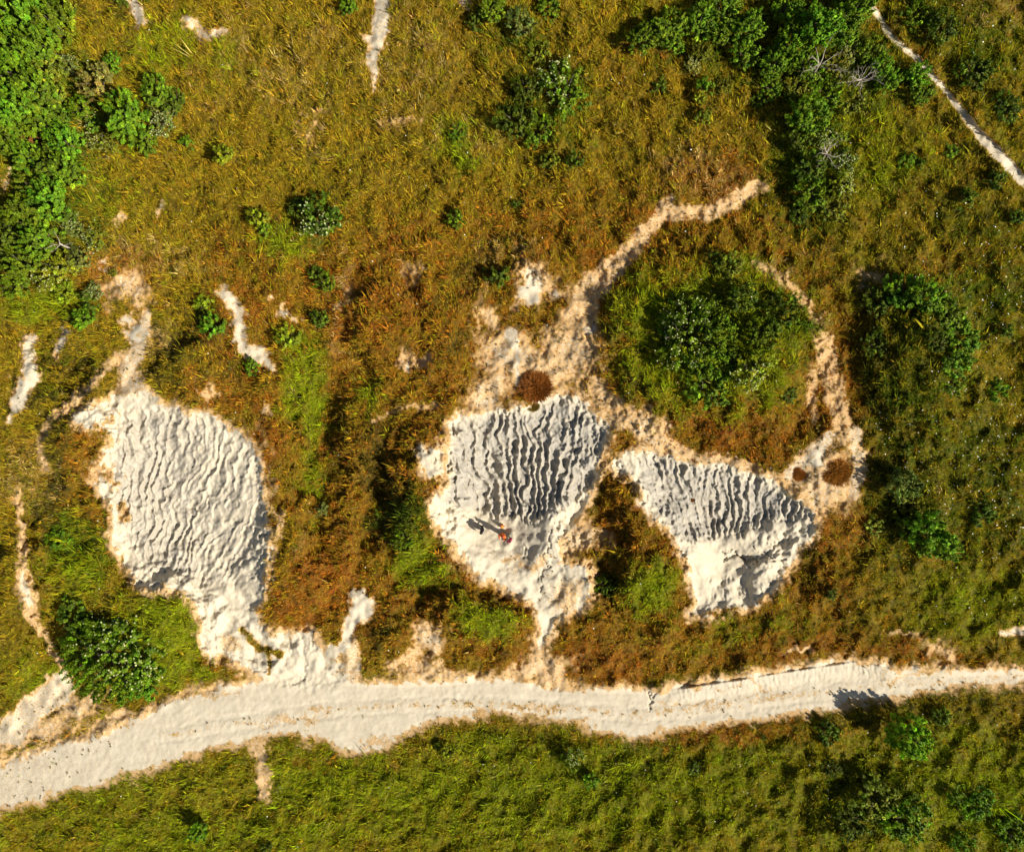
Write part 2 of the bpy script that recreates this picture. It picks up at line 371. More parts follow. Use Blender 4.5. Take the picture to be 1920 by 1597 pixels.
# ------------------------------------------------------------------ vegetation cover: share of each plant colour
def layer(items, k=1.0):
    m = np.zeros(U.shape)
    for it in items:
        st = it[5] if len(it) > 5 else 1.0
        add(m, blob(*it[:5], hard=.15, warp=1.3), st)
    return m * k
rust = layer([(700,560,190,130,0,.8),(740,470,130,70,0,.6),(620,1080,90,130,0,1),(560,1130,70,90,0,1),(880,1055,80,40,30,1),(980,1115,60,40,20,.9),(1150,1000,50,100,0,.7),(1560,720,60,170,0,.9),(1380,805,190,60,0,.95),(1350,335,120,70,-20,.8),(1090,1240,200,60,0,.9),(1480,1205,220,50,-5,.8),(1000,720,80,60,0,1),(1690,1225,200,30,0,.9),(1560,985,100,60,0,.8),(500,820,36,130,0,.9),(240,520,90,50,0,.9),(470,560,60,60,0,.7),(810,860,40,120,0,.9),(1110,500,60,80,-40,.8),(1200,860,50,40,0,.7),(420,740,110,50,0,.7),(860,720,70,50,0,.7),(330,1350,160,18,-15,.8),(1330,1385,300,22,-3,.7),(640,1420,120,22,0,.8),(1790,500,120,60,0,.35),(1200,110,90,40,0,.4),(620,720,60,120,0,.4),(160,860,60,100,0,.55),(205,980,30,100,0,.8),(1280,1000,20,60,0,.6),(420,1240,60,22,20,.8),(1230,430,120,60,-40,.7),(60,1390,100,20,0,.5),(1830,1250,120,18,0,.8),(800,1230,80,40,0,.6),(1700,80,120,10,48,.5)])
rust = np.maximum(rust, .42 * ss(poly_sd([(380,430),(900,380),(1450,300),(1560,480),(1640,900),(1600,1220),(1000,1260),(680,1230),(520,1180),(520,800),(380,700)], warp=3), -60, 60))
red = layer([(400,640,50,40,0,.5),(1380,790,120,30,0,.5),(1270,770,30,18,0,.6),(1210,100,60,20,30,.5),(270,1325,30,8,0,.8),(960,1200,120,40,0,.35),(830,1160,16,40,0,.5),(1180,1220,180,30,0,.35),(600,1080,60,40,0,.45),(560,450,60,20,0,.3),(1690,370,50,30,0,.4),(1800,215,20,70,-40,.5),(1420,800,100,30,0,.4),(380,560,40,30,0,.3)])
lush = layer([(1330,640,200,160,0,1.15),(575,760,42,150,0,1),(595,900,26,70,0,.9),(310,1180,130,90,0,1),(790,1060,60,70,-20,.9),(920,1172,66,36,0,1),(1235,1110,62,62,0,1),(1220,590,80,120,0,.9),(1310,720,110,50,0,.9),(1390,520,70,60,0,.7),(390,580,28,34,0,1),(540,640,34,26,0,.8),(870,270,50,46,0,.8),(530,450,60,46,0,.8),(300,90,80,60,0,.7),(80,570,100,36,0,.8),(1000,1490,560,90,0,.6),(620,1450,120,50,0,.8),(1640,300,110,90,0,.6),(1500,600,50,70,0,.5),(150,1050,70,90,0,.7),(340,1260,90,40,0,.9),(700,1390,0.1,0.1,0,0),(1800,1480,140,120,0,.75),(60,1260,80,60,0,.5),(160,1470,180,50,0,.35),(300,1560,200,40,0,.55),(1160,560,36,60,0,.6),(470,690,30,30,0,.5),(1400,1180,160,30,-8,.35),(1830,1120,130,70,0,.6),(260,200,80,60,0,.5),(560,90,0.1,0.1,0,0),(1850,80,80,70,0,.3),(690,740,26,60,0,.5),(420,110,60,60,0,.3),(1560,230,130,140,0,.5),(1230,40,120,40,0,.4),(480,1560,200,30,0,.7),(1260,1460,300,60,0,.5),(200,340,100,80,0,.3),(960,1400,180,40,0,.55)])
deep = layer([(760,980,60,80,0,.9),(800,1080,40,50,0,.6),(150,1020,70,70,0,.8),(1300,560,80,60,0,.6),(1440,590,90,90,0,.7),(1740,600,110,90,0,.6),(1700,730,120,90,0,.6),(1800,880,160,200,0,.45),(1500,330,90,140,0,.8),(1560,120,170,150,0,.75),(1350,90,190,90,0,.6),(80,260,150,330,0,.8),(1020,200,110,100,0,.6),(1640,1500,120,80,0,.7),(1850,560,120,120,0,.45),(1800,60,140,90,45,.55),(960,60,90,70,0,.5),(1880,1540,90,80,0,.6),(1180,1110,40,60,0,.6),(600,880,28,60,0,.5),(590,420,70,60,0,.5),(1160,1420,120,40,0,.35),(1000,1470,400,40,0,.35),(1060,170,80,70,0,.6),(1710,960,110,110,0,.6),(1830,430,100,80,0,.3),(210,1220,100,90,0,.6)])
dark = layer([(703,880,22,130,0,.9),(735,960,50,90,0,.7),(112,860,24,90,10,.9),(98,960,38,80,0,.8),(1135,1100,32,56,0,.9),(1125,950,24,60,0,.6),(1146,600,14,80,0,.8),(1192,725,26,46,-30,.8),(350,640,60,46,0,.7),(330,700,40,50,0,.6),(40,765,70,18,-35,.8),(130,680,46,30,-50,.8),(1625,720,40,130,0,.6),(1380,800,120,36,0,.4),(640,830,18,70,0,.6),(1500,480,140,40,0,.3),(400,600,36,50,0,.6),(1000,540,0.1,0.1,0,0),(690,860,12,80,0,.6),(1090,960,20,50,0,.4),(225,0,22,40,35,.8),(640,560,24,60,0,.5),(850,640,40,50,0,.5),(900,510,40,30,0,.7),(1680,920,50,80,0,.7),(1900,1490,40,60,30,.7),(1390,1365,220,8,-3,.7),(1760,1318,170,8,0,.8),(1320,1158,60,8,5,.9),(440,700,60,60,0,.4),(520,700,16,90,0,.3),(230,1560,60,20,0,.3),(760,1160,50,20,0,.4),(1040,1185,10,30,0,.5),(715,1170,20,40,0,.6)])  # dark heath; also paints shade on to slopes turned from the sun
straw = layer([(590,60,60,40,0,.45),(590,240,24,70,0,.6),(780,130,120,120,0,.35),(760,235,60,20,-15,.7),(500,120,150,120,0,.3),(650,520,20,60,0,.7),(1330,330,120,60,0,.7),(960,480,60,40,0,.7),(780,520,30,50,0,.6),(900,600,14,80,0,.7),(1460,520,40,22,40,.9),(1528,590,12,36,0,.9),(1525,740,14,70,0,.9),(250,490,80,50,0,.6),(290,640,50,50,0,.6),(1870,30,60,50,0,.7),(1660,510,70,34,0,.6),(880,250,80,30,0,.4),(60,880,60,80,0,.35),(850,1055,30,30,0,.5),(640,640,60,26,40,.5),(1750,1000,20,120,10,.4),(1760,1480,20,90,10,.6),(470,70,50,30,0,.4),(370,500,50,30,0,.3),(560,1000,20,50,0,.3),(1300,1370,0.1,0.1,0,0)])
straw = np.maximum(straw, .75 * ss(chalk, .15, .5))
east = ss(U, 1250, 1700); north = 1 - ss(V, 350, 620); south = ss(V, 1340, 1420)
pn = .5 + .5 * np.tanh(n_mid * .9)
wt_ = {}
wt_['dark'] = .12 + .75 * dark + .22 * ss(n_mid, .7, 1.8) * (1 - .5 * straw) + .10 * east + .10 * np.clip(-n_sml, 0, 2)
wt_['deep'] = .05 + 1.05 * deep + .16 * east + .12 * south + .06 * pn
wt_['lush'] = .05 + 1.4 * lush + .50 * south + .08 * east + .10 * ss(n_mid, .3, 1.6)
wt_['olive'] = .38 + .14 * north + .25 * south + .15 * east
wt_['ochre'] = .40 + .20 * north * (1 - east) + .25 * (1 - pn) + .2 * rust
wt_['rust'] = .04 + 1.2 * rust
wt_['red'] = .01 + .7 * red
wt_['straw'] = .05 + .9 * straw
supp = np.clip(np.maximum.reduce([lush, deep * .9, dark * .6]), 0, 1)
wt_['ochre'] = wt_['ochre'] * (1 - .75 * supp); wt_['rust'] = wt_['rust'] * (1 - .8 * supp); wt_['olive'] = wt_['olive'] * (1 - .4 * np.clip(rust, 0, 1))
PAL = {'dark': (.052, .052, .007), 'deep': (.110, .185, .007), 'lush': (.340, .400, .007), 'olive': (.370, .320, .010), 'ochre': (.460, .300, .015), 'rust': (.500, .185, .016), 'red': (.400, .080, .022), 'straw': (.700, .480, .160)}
ORDER = ['dark', 'deep', 'lush', 'olive', 'ochre', 'rust', 'red', 'straw']
for i_, k in enumerate(ORDER): wt_[k] = np.maximum(wt_[k], .004) ** 1.9 * np.exp(.55 * spectral(110, 1.2, 80 + i_))
tot = sum(wt_[k] for k in ORDER)
for k in ORDER: wt_[k] = wt_[k] / tot
mean_col = np.stack([sum(wt_[k] * PAL[k][c] for k in ORDER) for c in range(3)], -1)

# ------------------------------------------------------------------ materials of the ground
def ground_material():
    m, nt, b = new_mat('chalk_and_turf')
    N, L = nt.nodes, nt.links
    def attr(nm):
        a = N.new('ShaderNodeAttribute'); a.attribute_name = nm; return a
    tc = N.new('ShaderNodeTexCoord')
    def noise(scale, detail=4, rough=.6):
        n = N.new('ShaderNodeTexNoise'); n.inputs['Scale'].default_value = scale; n.inputs['Detail'].default_value = detail; n.inputs['Roughness'].default_value = rough
        L.new(tc.outputs['Object'], n.inputs['Vector']); return n
    def math_(op, a, bb, clamp=False):
        n = N.new('ShaderNodeMath'); n.operation = op; n.use_clamp = clamp
        for i, x in enumerate((a, bb)):
            if hasattr(x, 'links'): L.new(x, n.inputs[i])
            else: n.inputs[i].default_value = x
        return n.outputs[0]
    def mix(f, a, bb):
        n = N.new('ShaderNodeMix'); n.data_type = 'RGBA'
        if hasattr(f, 'links'): L.new(f, n.inputs['Factor'])
        else: n.inputs['Factor'].default_value = f
        for s, x in (('A', a), ('B', bb)):
            sk = [i for i in n.inputs if i.name == s and i.type == 'RGBA'][0]
            if hasattr(x, 'links'): L.new(x, sk)
            else: sk.default_value = (*x, 1)
        return [o for o in n.outputs if o.type == 'RGBA'][0]
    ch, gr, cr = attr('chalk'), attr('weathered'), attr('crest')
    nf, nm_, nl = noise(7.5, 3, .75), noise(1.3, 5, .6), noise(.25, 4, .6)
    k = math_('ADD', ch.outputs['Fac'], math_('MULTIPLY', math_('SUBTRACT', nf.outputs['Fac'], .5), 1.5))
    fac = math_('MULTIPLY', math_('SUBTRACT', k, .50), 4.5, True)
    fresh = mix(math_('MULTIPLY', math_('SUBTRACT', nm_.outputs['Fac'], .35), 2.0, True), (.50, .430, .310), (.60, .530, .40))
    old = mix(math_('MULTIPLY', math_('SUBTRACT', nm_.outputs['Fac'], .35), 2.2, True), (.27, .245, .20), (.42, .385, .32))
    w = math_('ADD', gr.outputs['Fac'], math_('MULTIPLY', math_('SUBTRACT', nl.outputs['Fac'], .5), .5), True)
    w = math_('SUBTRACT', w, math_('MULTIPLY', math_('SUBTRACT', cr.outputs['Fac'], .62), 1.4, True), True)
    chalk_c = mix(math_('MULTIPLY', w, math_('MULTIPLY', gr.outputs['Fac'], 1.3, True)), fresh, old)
    peb = math_('MULTIPLY', math_('SUBTRACT', noise(9, 2, .8).outputs['Fac'], .50), 6.0, True)
    sto = math_('ADD', math_('MULTIPLY', math_('SUBTRACT', 1.0, ch.outputs['Fac']), 2.6, True), .10)
    chalk_c = mix(math_('MULTIPLY', peb, math_('MULTIPLY', sto, .75)), chalk_c, (.26, .18, .075))
    mp = N.new('ShaderNodeMapping'); mp.inputs['Scale'].default_value = (.35, 2.6, 1); mp.inputs['Rotation'].default_value = (0, 0, -.06)
    L.new(tc.outputs['Object'], mp.inputs['Vector'])
    stk = noise(1.6, 5, .7); L.new(mp.outputs[0], stk.inputs['Vector'])
    chalk_c = mix(math_('MULTIPLY', math_('SUBTRACT', stk.outputs['Fac'], .46), 1.5, True), chalk_c, (.46, .385, .26))
    st = math_('MULTIPLY', math_('SUBTRACT', noise(2.4, 6, .75).outputs['Fac'], .60), 4.0, True)
    chalk_c = mix(math_('MULTIPLY', st, .45), chalk_c, (.40, .32, .18))
    soil = attr('tint')
    L.new(mix(fac, soil.outputs['Color'], chalk_c), b.inputs['Base Color'])
    bp = N.new('ShaderNodeBump'); bp.inputs['Strength'].default_value = .35; bp.inputs['Distance'].default_value = .04
    hh = math_('ADD', nf.outputs['Fac'], math_('MULTIPLY', noise(16, 3, .7).outputs['Fac'], .5))
    L.new(hh, bp.inputs['Height']); L.new(bp.outputs[0], b.inputs['Normal'])
    return m
MAT_GROUND = ground_material()

# ------------------------------------------------------------------ the ground as one sheet to the horizon, cut into ground, pits, track and path
g = np.cumsum(S * 1.42 ** np.arange(1, 30))
ue = np.concatenate([us[0] - g[::-1], us, us[-1] + g]); ve = np.concatenate([vs[0] - g[::-1], vs, vs[-1] + g])
P = len(g)
def ext(a): return np.pad(a, ((P, P), (P, P)) + ((0, 0),) * (a.ndim - 2), mode='edge')
UE, VE = np.meshgrid(ue, ve)
HE = ext(h); out = np.maximum.reduce([us[0] - UE, UE - us[-1], vs[0] - VE, VE - vs[-1]])
ww = ss(out, 0, 900)
HE = HE * (1 - ww) + np.clip(HE, -1, 7) * ww
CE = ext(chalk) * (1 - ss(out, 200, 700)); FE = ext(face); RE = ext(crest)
soil_c = mean_col * np.array([.30, .28, .30]) * (1 + .25 * np.clip(n_sml, -1.5, 1.5))[..., None]
tan = ss(chalk, .12, .45)[..., None]
soil_c = soil_c * (1 - tan) + tan * np.array([.46, .29, .125])
TE = ext(soil_c); TE = TE * (1 - ww[..., None]) + soil_c.mean((0, 1)) * ww[..., None] * 1.5
f = 1 - HE / HC
co = np.stack([(UE - 960) * PX * f, (798.5 - VE) * PX * f, HE], -1).reshape(-1, 3)
nu = len(ue); nv = len(ve)
ii = (np.arange(nv - 1)[:, None] * nu + np.arange(nu - 1)[None, :])
quads = np.stack([ii, ii + nu, ii + nu + 1, ii + 1], -1).reshape(-1, 4)
def fm(a): return ext(a)[:-1, :-1].ravel()
region = np.zeros(len(quads), int)
chf = fm(chalk)
region[(fm(df) > -1)] = 5
region[(fm(dt) > 0) & (chf > .45)] = 4
region[(fm(d1) > 0) & (chf > .45) & (fm(dt) <= 0)] = 1
region[(fm(d2) > 0) & (chf > .45)] = 2
region[(fm(d3) > 0) & (chf > .45)] = 3
for rid, nm, lab, cat in ((0, 'ground', None, None), (1, 'chalk_pit', 'widest bare white chalk pit, spilling out on to the track', 'chalk pit'), (2, 'chalk_pit', 'gullied chalk pit with the walkers standing on its floor', 'chalk pit'), (3, 'chalk_pit', 'grey fluted chalk pit below the round scrubby mound', 'chalk pit'), (4, 'track', 'broad white chalk track crossing the grassland', 'track'), (5, 'path', 'thin white footpath running diagonally past the thicket', 'path')):
    q = quads[region == rid]
    used, inv = np.unique(q, return_inverse=True)
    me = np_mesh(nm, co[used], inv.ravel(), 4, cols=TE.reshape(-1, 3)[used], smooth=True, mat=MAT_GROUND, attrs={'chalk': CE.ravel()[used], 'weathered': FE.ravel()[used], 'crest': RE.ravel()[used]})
    o = bpy.data.objects.new(nm, me); COL.objects.link(o)
    tag(o, lab, cat, kind='structure')

# ------------------------------------------------------------------ grass: about a quarter of a million tufts
def add_translucency(nt, b, colour, k):
    t = nt.nodes.new('ShaderNodeBsdfTranslucent'); nt.links.new(colour, t.inputs['Color'])
    x = nt.nodes.new('ShaderNodeMixShader'); x.inputs[0].default_value = k
    nt.links.new(b.outputs[0], x.inputs[1]); nt.links.new(t.outputs[0], x.inputs[2])
    nt.links.new(x.outputs[0], nt.nodes['Material Output'].inputs['Surface'])
def tint_material(name, rough=.85, gain=1.0, trans=0.0):
    m, nt, b = new_mat(name)
    a = nt.nodes.new('ShaderNodeAttribute'); a.attribute_name = 'tint'
    nt.links.new(a.outputs['Color'], b.inputs['Base Color'])
    b.inputs['Roughness'].default_value = rough
    if trans: add_translucency(nt, b, a.outputs['Color'], trans)
    return m
MAT_GRASS = tint_material('grass_blades', trans=.38)
def make_grass(N, seed, nb=8):
    """N tufts of nb short blades; each tuft has its own plant colour, height and lean."""
    r = np.random.default_rng(seed)
    u = r.uniform(-70, 1990, N); v = r.uniform(-70, 1668, N)
    c = samp(chalk, u, v) + samp(n_fin, u, v) * .10
    clump = samp(n_sml, u, v) + .8 * samp(n_fin, u, v)
    keep = r.random(N) < (1 - ss(c, .22, .62)) * (.55 + .45 * ss(clump, -1.2, .8)) + .02 * (c > .5) * (c < .85)
    u, v, c, clump = u[keep], v[keep], c[keep], clump[keep]
    n = len(u)
    q = np.clip(.5 + .5 * np.tanh(.8 * samp(spectral(26, 1.0, 61), u, v)), 0, 1) * .5 + r.random(n) * .5
    q = (np.argsort(np.argsort(q)) + .5) / n
    cum = np.zeros(n); ci = np.full(n, len(ORDER) - 1); done = np.zeros(n, bool)
    for k, nm in enumerate(ORDER):
        cum = cum + samp(wt_[nm], u, v)
        hit = (~done) & (q < cum); ci[hit] = k; done |= hit
    pal = np.array([PAL[k] for k in ORDER])
    tc = pal[ci] * .72 + .28 * np.stack([samp(mean_col[..., k], u, v) for k in range(3)], -1)
    tc = tc * np.exp(r.normal(-.03, .24, n))[:, None] * (1 + r.normal(0, .06, (n, 3)))
    H = .185 * np.exp(r.normal(0, .30, n)) * (1 - .55 * ss(c, .1, .42)) * (1 + .24 * clump.clip(-1.5, 1.5)) * (1 + .3 * samp(lush, u, v) + .3 * samp(deep, u, v))
    laz = np.radians(128) + samp(n_big, u, v) * .6 + r.normal(0, .9, n)
    lean = r.uniform(0, .75, n)
    rep = lambda a: np.repeat(a, nb, 0)
    m = n * nb
    rad = .055 * np.sqrt(r.random(m)) * rep(.6 + H / .2); a = r.uniform(0, 6.283, m)
    x, y, z = at(u, v)
    x, y, z = rep(x) + rad * np.cos(a), rep(y) + rad * np.sin(a), rep(z)
    ox, oy = np.cos(a) * r.uniform(.2, 1.0, m) + rep(np.cos(laz) * lean), np.sin(a) * r.uniform(.2, 1.0, m) + rep(np.sin(laz) * lean)
    L = rep(H) * np.exp(r.normal(0, .25, m))
    w = r.uniform(.014, .030, m) * (.7 + .3 * rep(H) / .2)
    t = r.uniform(0, 3.1416, m); wx, wy = np.cos(t) * w, np.sin(t) * w
    b0 = np.stack([x - wx, y - wy, z - .02], -1); b1 = np.stack([x + wx, y + wy, z - .02], -1)
    tp = np.stack([x + ox * L, y + oy * L, z + L * r.uniform(.6, 1.05, m)], -1)
    col = rep(tc) * np.exp(r.normal(0, .22, m))[:, None]
    pale = r.random(m) < .03
    col[pale] = col[pale] * .5 + np.array([.50, .40, .15]) * .5
    return np.stack([b0, b1, tp], 1).reshape(-1, 3), np.repeat(col, 3, 0)
pts, cols = make_grass(250000, 31)
me = np_mesh('grass', pts, np.arange(len(pts)), 3, cols=cols, mat=MAT_GRASS)
o = bpy.data.objects.new('grass', me); COL.objects.link(o)
tag(o, 'rough dry olive, rust and green grass over the hillside', 'grass', kind='stuff')

# tiny plants dotted over the bare chalk
def make_sprigs():
    r = np.random.default_rng(5)
    u = r.uniform(-40, 1960, 90000); v = r.uniform(-40, 1640, 90000)
    c = samp(chalk, u, v)
    k = r.random(len(u)) < np.where((c > .42) & (c < .93), .16, 0) * ss(samp(n_mid, u, v), -1.2, .8)
    u, v = u[k], v[k]
    n = len(u); nb = 9
    R = np.repeat(r.uniform(.05, .14, n), nb)
    uu, vv = np.repeat(u, nb), np.repeat(v, nb)
    x, y, z = at(uu, vv)
    a = r.uniform(0, 6.283, n * nb)
    dx, dy = np.cos(a), np.sin(a); w = .022
    b0 = np.stack([x - dy * w, y + dx * w, z - .01], -1); b1 = np.stack([x + dy * w, y - dx * w, z - .01], -1)
    tp = np.stack([x + dx * R, y + dy * R, z + R * r.uniform(.5, 1.4, n * nb)], -1)
    base_c = np.array([(.11, .10, .025), (.20, .15, .04), (.30, .19, .05)])[r.integers(0, 3, n)]
    col = np.repeat(base_c, nb, 0) * np.exp(r.normal(0, .2, n * nb))[:, None]
    return np.stack([b0, b1, tp], 1).reshape(-1, 3), np.repeat(col, 3, 0)
pts, cols = make_sprigs()
me = np_mesh('ground_cover', pts, np.arange(len(pts)), 3, cols=cols, mat=MAT_GRASS)
o = bpy.data.objects.new('ground_cover', me); COL.objects.link(o)
tag(o, 'tiny brown and green plants dotted over the bare chalk', 'ground cover', kind='stuff')

# small white flower heads in the meadow
MAT_WHITE = tint_material('white_petals')
def make_flowers():
    r = np.random.default_rng(9)
    dens = np.maximum(layer([(1830,860,140,260,0,1),(1850,560,110,100,0,.9),(1740,420,80,60,0,.6),(1880,450,60,60,0,.9),(1800,60,110,80,45,.4),(1850,130,70,90,0,.35),(1700,520,120,60,0,.35),(1850,1340,60,30,0,.6),(660,300,0.1,0.1,0,0),(1200,110,60,60,0,.15),(670,300,14,20,0,.7),(1650,800,60,120,0,.4),(960,1450,300,60,0,.12),(1480,1500,200,80,0,.25)]), .02)
    u = r.uniform(-30, 1950, 52000); v = r.uniform(-30, 1630, 52000)
    k = (r.random(len(u)) < samp(dens, u, v) * .55 * ss(samp(n_sml, u, v), -.6, 1.2)) & (samp(chalk, u, v) < .3)
    u, v = u[k], v[k]; n = len(u)
    x, y, z = at(u, v)
    z = z + r.uniform(.18, .38, n); R = r.uniform(.022, .045, n)
    P_ = []
    tilt = r.normal(0, .35, (n, 2))
    for j in range(6):
        a = j * math.pi / 3
        P_.append(np.stack([x + R * math.cos(a), y + R * math.sin(a), z + R * (tilt[:, 0] * math.cos(a) + tilt[:, 1] * math.sin(a))], -1))
    col = np.array([.62, .62, .52]) * np.exp(r.normal(0, .2, n))[:, None]
    return np.stack(P_, 1).reshape(-1, 3), np.repeat(col, 6, 0)
pts, cols = make_flowers()
me = np_mesh('wildflowers', pts, np.arange(len(pts)), 6, cols=cols, mat=MAT_WHITE)
o = bpy.data.objects.new('wildflowers', me); COL.objects.link(o)
tag(o, 'tiny white flower heads scattered through the meadow grass', 'wildflowers', kind='stuff')

# ------------------------------------------------------------------ shrubs and trees
def leaf_material(name, col, var=.16):
    m, nt, b = new_mat(name)
    a = nt.nodes.new('ShaderNodeAttribute'); a.attribute_name = 'tint'
    mx = nt.nodes.new('ShaderNodeMix'); mx.data_type = 'RGBA'; mx.blend_type = 'MULTIPLY'; mx.inputs['Factor'].default_value = 1
    sk = [i for i in mx.inputs if i.type == 'RGBA']
    sk[0].default_value = (*col, 1)
    nt.links.new(a.outputs['Color'], sk[1])
    oi = nt.nodes.new('ShaderNodeObjectInfo')
    hs = nt.nodes.new('ShaderNodeHueSaturation')
    mr = nt.nodes.new('ShaderNodeMapRange'); mr.inputs['To Min'].default_value = 1 - var; mr.inputs['To Max'].default_value = 1 + var
    mh = nt.nodes.new('ShaderNodeMapRange'); mh.inputs['To Min'].default_value = .485; mh.inputs['To Max'].default_value = .515
    nt.links.new(oi.outputs['Random'], mr.inputs['Value']); nt.links.new(oi.outputs['Random'], mh.inputs['Value'])
    nt.links.new(mr.outputs[0], hs.inputs['Value']); nt.links.new(mh.outputs[0], hs.inputs['Hue'])
    nt.links.new([o_ for o_ in mx.outputs if o_.type == 'RGBA'][0], hs.inputs['Color'])
    nt.links.new(hs.outputs[0], b.inputs['Base Color'])
    b.inputs['Roughness'].default_value = .6
    b.inputs['Specular IOR Level'].default_value = .25
    add_translucency(nt, b, hs.outputs[0], .42)
    return m
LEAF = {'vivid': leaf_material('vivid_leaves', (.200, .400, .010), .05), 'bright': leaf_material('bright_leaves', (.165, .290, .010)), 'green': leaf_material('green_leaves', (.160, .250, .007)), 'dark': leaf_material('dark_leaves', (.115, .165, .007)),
        'olive': leaf_material('olive_leaves', (.215, .235, .014)), 'pale': leaf_material('pale_leaves', (.330, .320, .055)), 'yellow': leaf_material('yellow_green_leaves', (.290, .340, .012)),
        'grey': leaf_material('grey_green_leaves', (.180, .215, .035)), 'rust': leaf_material('rusty_stems', (.36, .150, .020), .1), 'brown': leaf_material('withered_leaves', (.24, .145, .026))}
MAT_BLOSSOM = tint_material('blossom_petals')
def bark_material():
    m, nt, b = new_mat('bark')
    n = nt.nodes.new('ShaderNodeTexNoise'); n.inputs['Scale'].default_value = 9; n.inputs['Detail'].default_value = 5
    r = nt.nodes.new('ShaderNodeValToRGB'); r.color_ramp.elements[0].color = (.06, .045, .03, 1); r.color_ramp.elements[1].color = (.20, .16, .12, 1)
    nt.links.new(n.outputs['Fac'], r.inputs['Fac']); nt.links.new(r.outputs[0], b.inputs['Base Color'])
    return m
MAT_BARK = bark_material()
def deadwood_material():
    m, nt, b = new_mat('dead_wood')
    n = nt.nodes.new('ShaderNodeTexNoise'); n.inputs['Scale'].default_value = 6; n.inputs['Detail'].default_value = 5
    r = nt.nodes.new('ShaderNodeValToRGB'); r.color_ramp.elements[0].color = (.22, .18, .13, 1); r.color_ramp.elements[1].color = (.52, .45, .36, 1)
    nt.links.new(n.outputs['Fac'], r.inputs['Fac']); nt.links.new(r.outputs[0], b.inputs['Base Color'])
    return m
MAT_DEAD = deadwood_material()

def diamonds(c, d, side, ln, wd):
    """leaves as folded diamonds: centre c, direction d, side vector."""
    nrm = np.cross(d, side)
    a = c - d * ln[:, None] * .5; b = c + d * ln[:, None] * .5
    l = c + side * wd[:, None] * .5 + nrm * wd[:, None] * .12; r_ = c - side * wd[:, None] * .5 + nrm * wd[:, None] * .12
    return np.stack([a, r_, b, l], 1).reshape(-1, 3)
def unit(v): return v / (np.linalg.norm(v, axis=-1, keepdims=True) + 1e-9)

def crown_mesh(name, seed, sprays=70, leaves=70, hz=1.0, leaf=.085, spread=.24, lobes=5, gap=.25, up=.55, fill=.45, blossom=0):
    """unit crown (radius 1): leafy sprays set through a lobed dome; returns leaf mesh and blossom mesh."""
    r = np.random.default_rng(seed)
    lob = unit(np.stack([r.normal(0, 1, lobes), r.normal(0, 1, lobes), np.abs(r.normal(.3, .5, lobes))], -1))
    d = unit(np.stack([r.normal(0, 1, sprays), r.normal(0, 1, sprays), r.normal(.45, .75, sprays)], -1))
    d[:, 2] = np.where(d[:, 2] < -.35, -d[:, 2], d[:, 2])
    k = (d @ lob.T).max(1)
    rad = (.62 + .42 * ss(k, .55, 1.0)) * np.where(r.random(sprays) < fill, r.uniform(.45, .9, sprays), r.uniform(.86, 1.05, sprays))
    keep = r.random(sprays) > gap * (k < .7)
    d, rad = d[keep], rad[keep]; ns = len(d)
    cen = d * rad[:, None]; cen[:, 2] = (cen[:, 2] * .62 + .42) * hz
    ax = unit(d * np.array([1, 1, .7]) + np.array([0, 0, up]) + r.normal(0, .25, (ns, 3)))
    sz = r.uniform(.7, 1.3, ns) * spread
    sp = np.repeat(np.arange(ns), leaves); n = len(sp)
    t = r.uniform(-1, 1, n)
    off = unit(r.normal(0, 1, (n, 3))) * (r.random(n) ** .5)[:, None] * (.55 * (1.15 - np.abs(t)))[:, None]
    c = cen[sp] + (ax[sp] * t[:, None] + off) * sz[sp][:, None]
    c[:, 2] = np.maximum(c[:, 2], .02)
    nv_ = unit(d[sp] * np.array([.75, .75, .4]) + np.array([0, 0, .75]) + off * .6 + r.normal(0, .42, (n, 3)))
    ld = unit(np.cross(nv_, r.normal(0, 1, (n, 3))) + ax[sp] * .3)
    sd = unit(np.cross(nv_, ld))
    ln = leaf * np.exp(r.normal(0, .25, n))
    pts = diamonds(c, ld, sd, ln, ln * .62)
    tone = np.exp(r.normal(0, .26, ns))[sp] * np.exp(r.normal(0, .30, n))
    col = np.stack([tone * (1 + r.normal(0, .10, ns)[sp]), tone, tone * np.exp(r.normal(0, .2, n))], -1)
    me = np_mesh(name, pts, np.arange(len(pts)), 4, cols=np.repeat(col, 4, 0))
    mb = None
    if blossom:
        top = np.argsort(-(cen[:, 2] + .3 * r.random(ns) + .5 * (cen @ np.array([.7, -.4, 0]))))[:max(3, int(ns * .45))]
        bs = r.choice(top, blossom); nb = blossom
        bc = cen[bs] + ax[bs] * sz[bs][:, None] * r.uniform(.5, 1.1, nb)[:, None] + r.normal(0, .4, (nb, 3)) * sz[bs][:, None]
        bd = unit(r.normal(0, 1, (nb, 3)) * np.array([1, 1, .3])); bsd = unit(np.cross(bd, unit(np.array([0, 0, 1.0]) + r.normal(0, .4, (nb, 3)))))
        bl = leaf * r.uniform(.45, .9, nb)
        bp_ = diamonds(bc, bd, bsd, bl, bl * .9)
        bcol = np.array([.40, .42, .17]) * np.exp(r.normal(0, .22, nb))[:, None]
        mb = np_mesh('blossom', bp_, np.arange(len(bp_)), 4, cols=np.repeat(bcol, 4, 0), mat=MAT_BLOSSOM)
    return me, mb

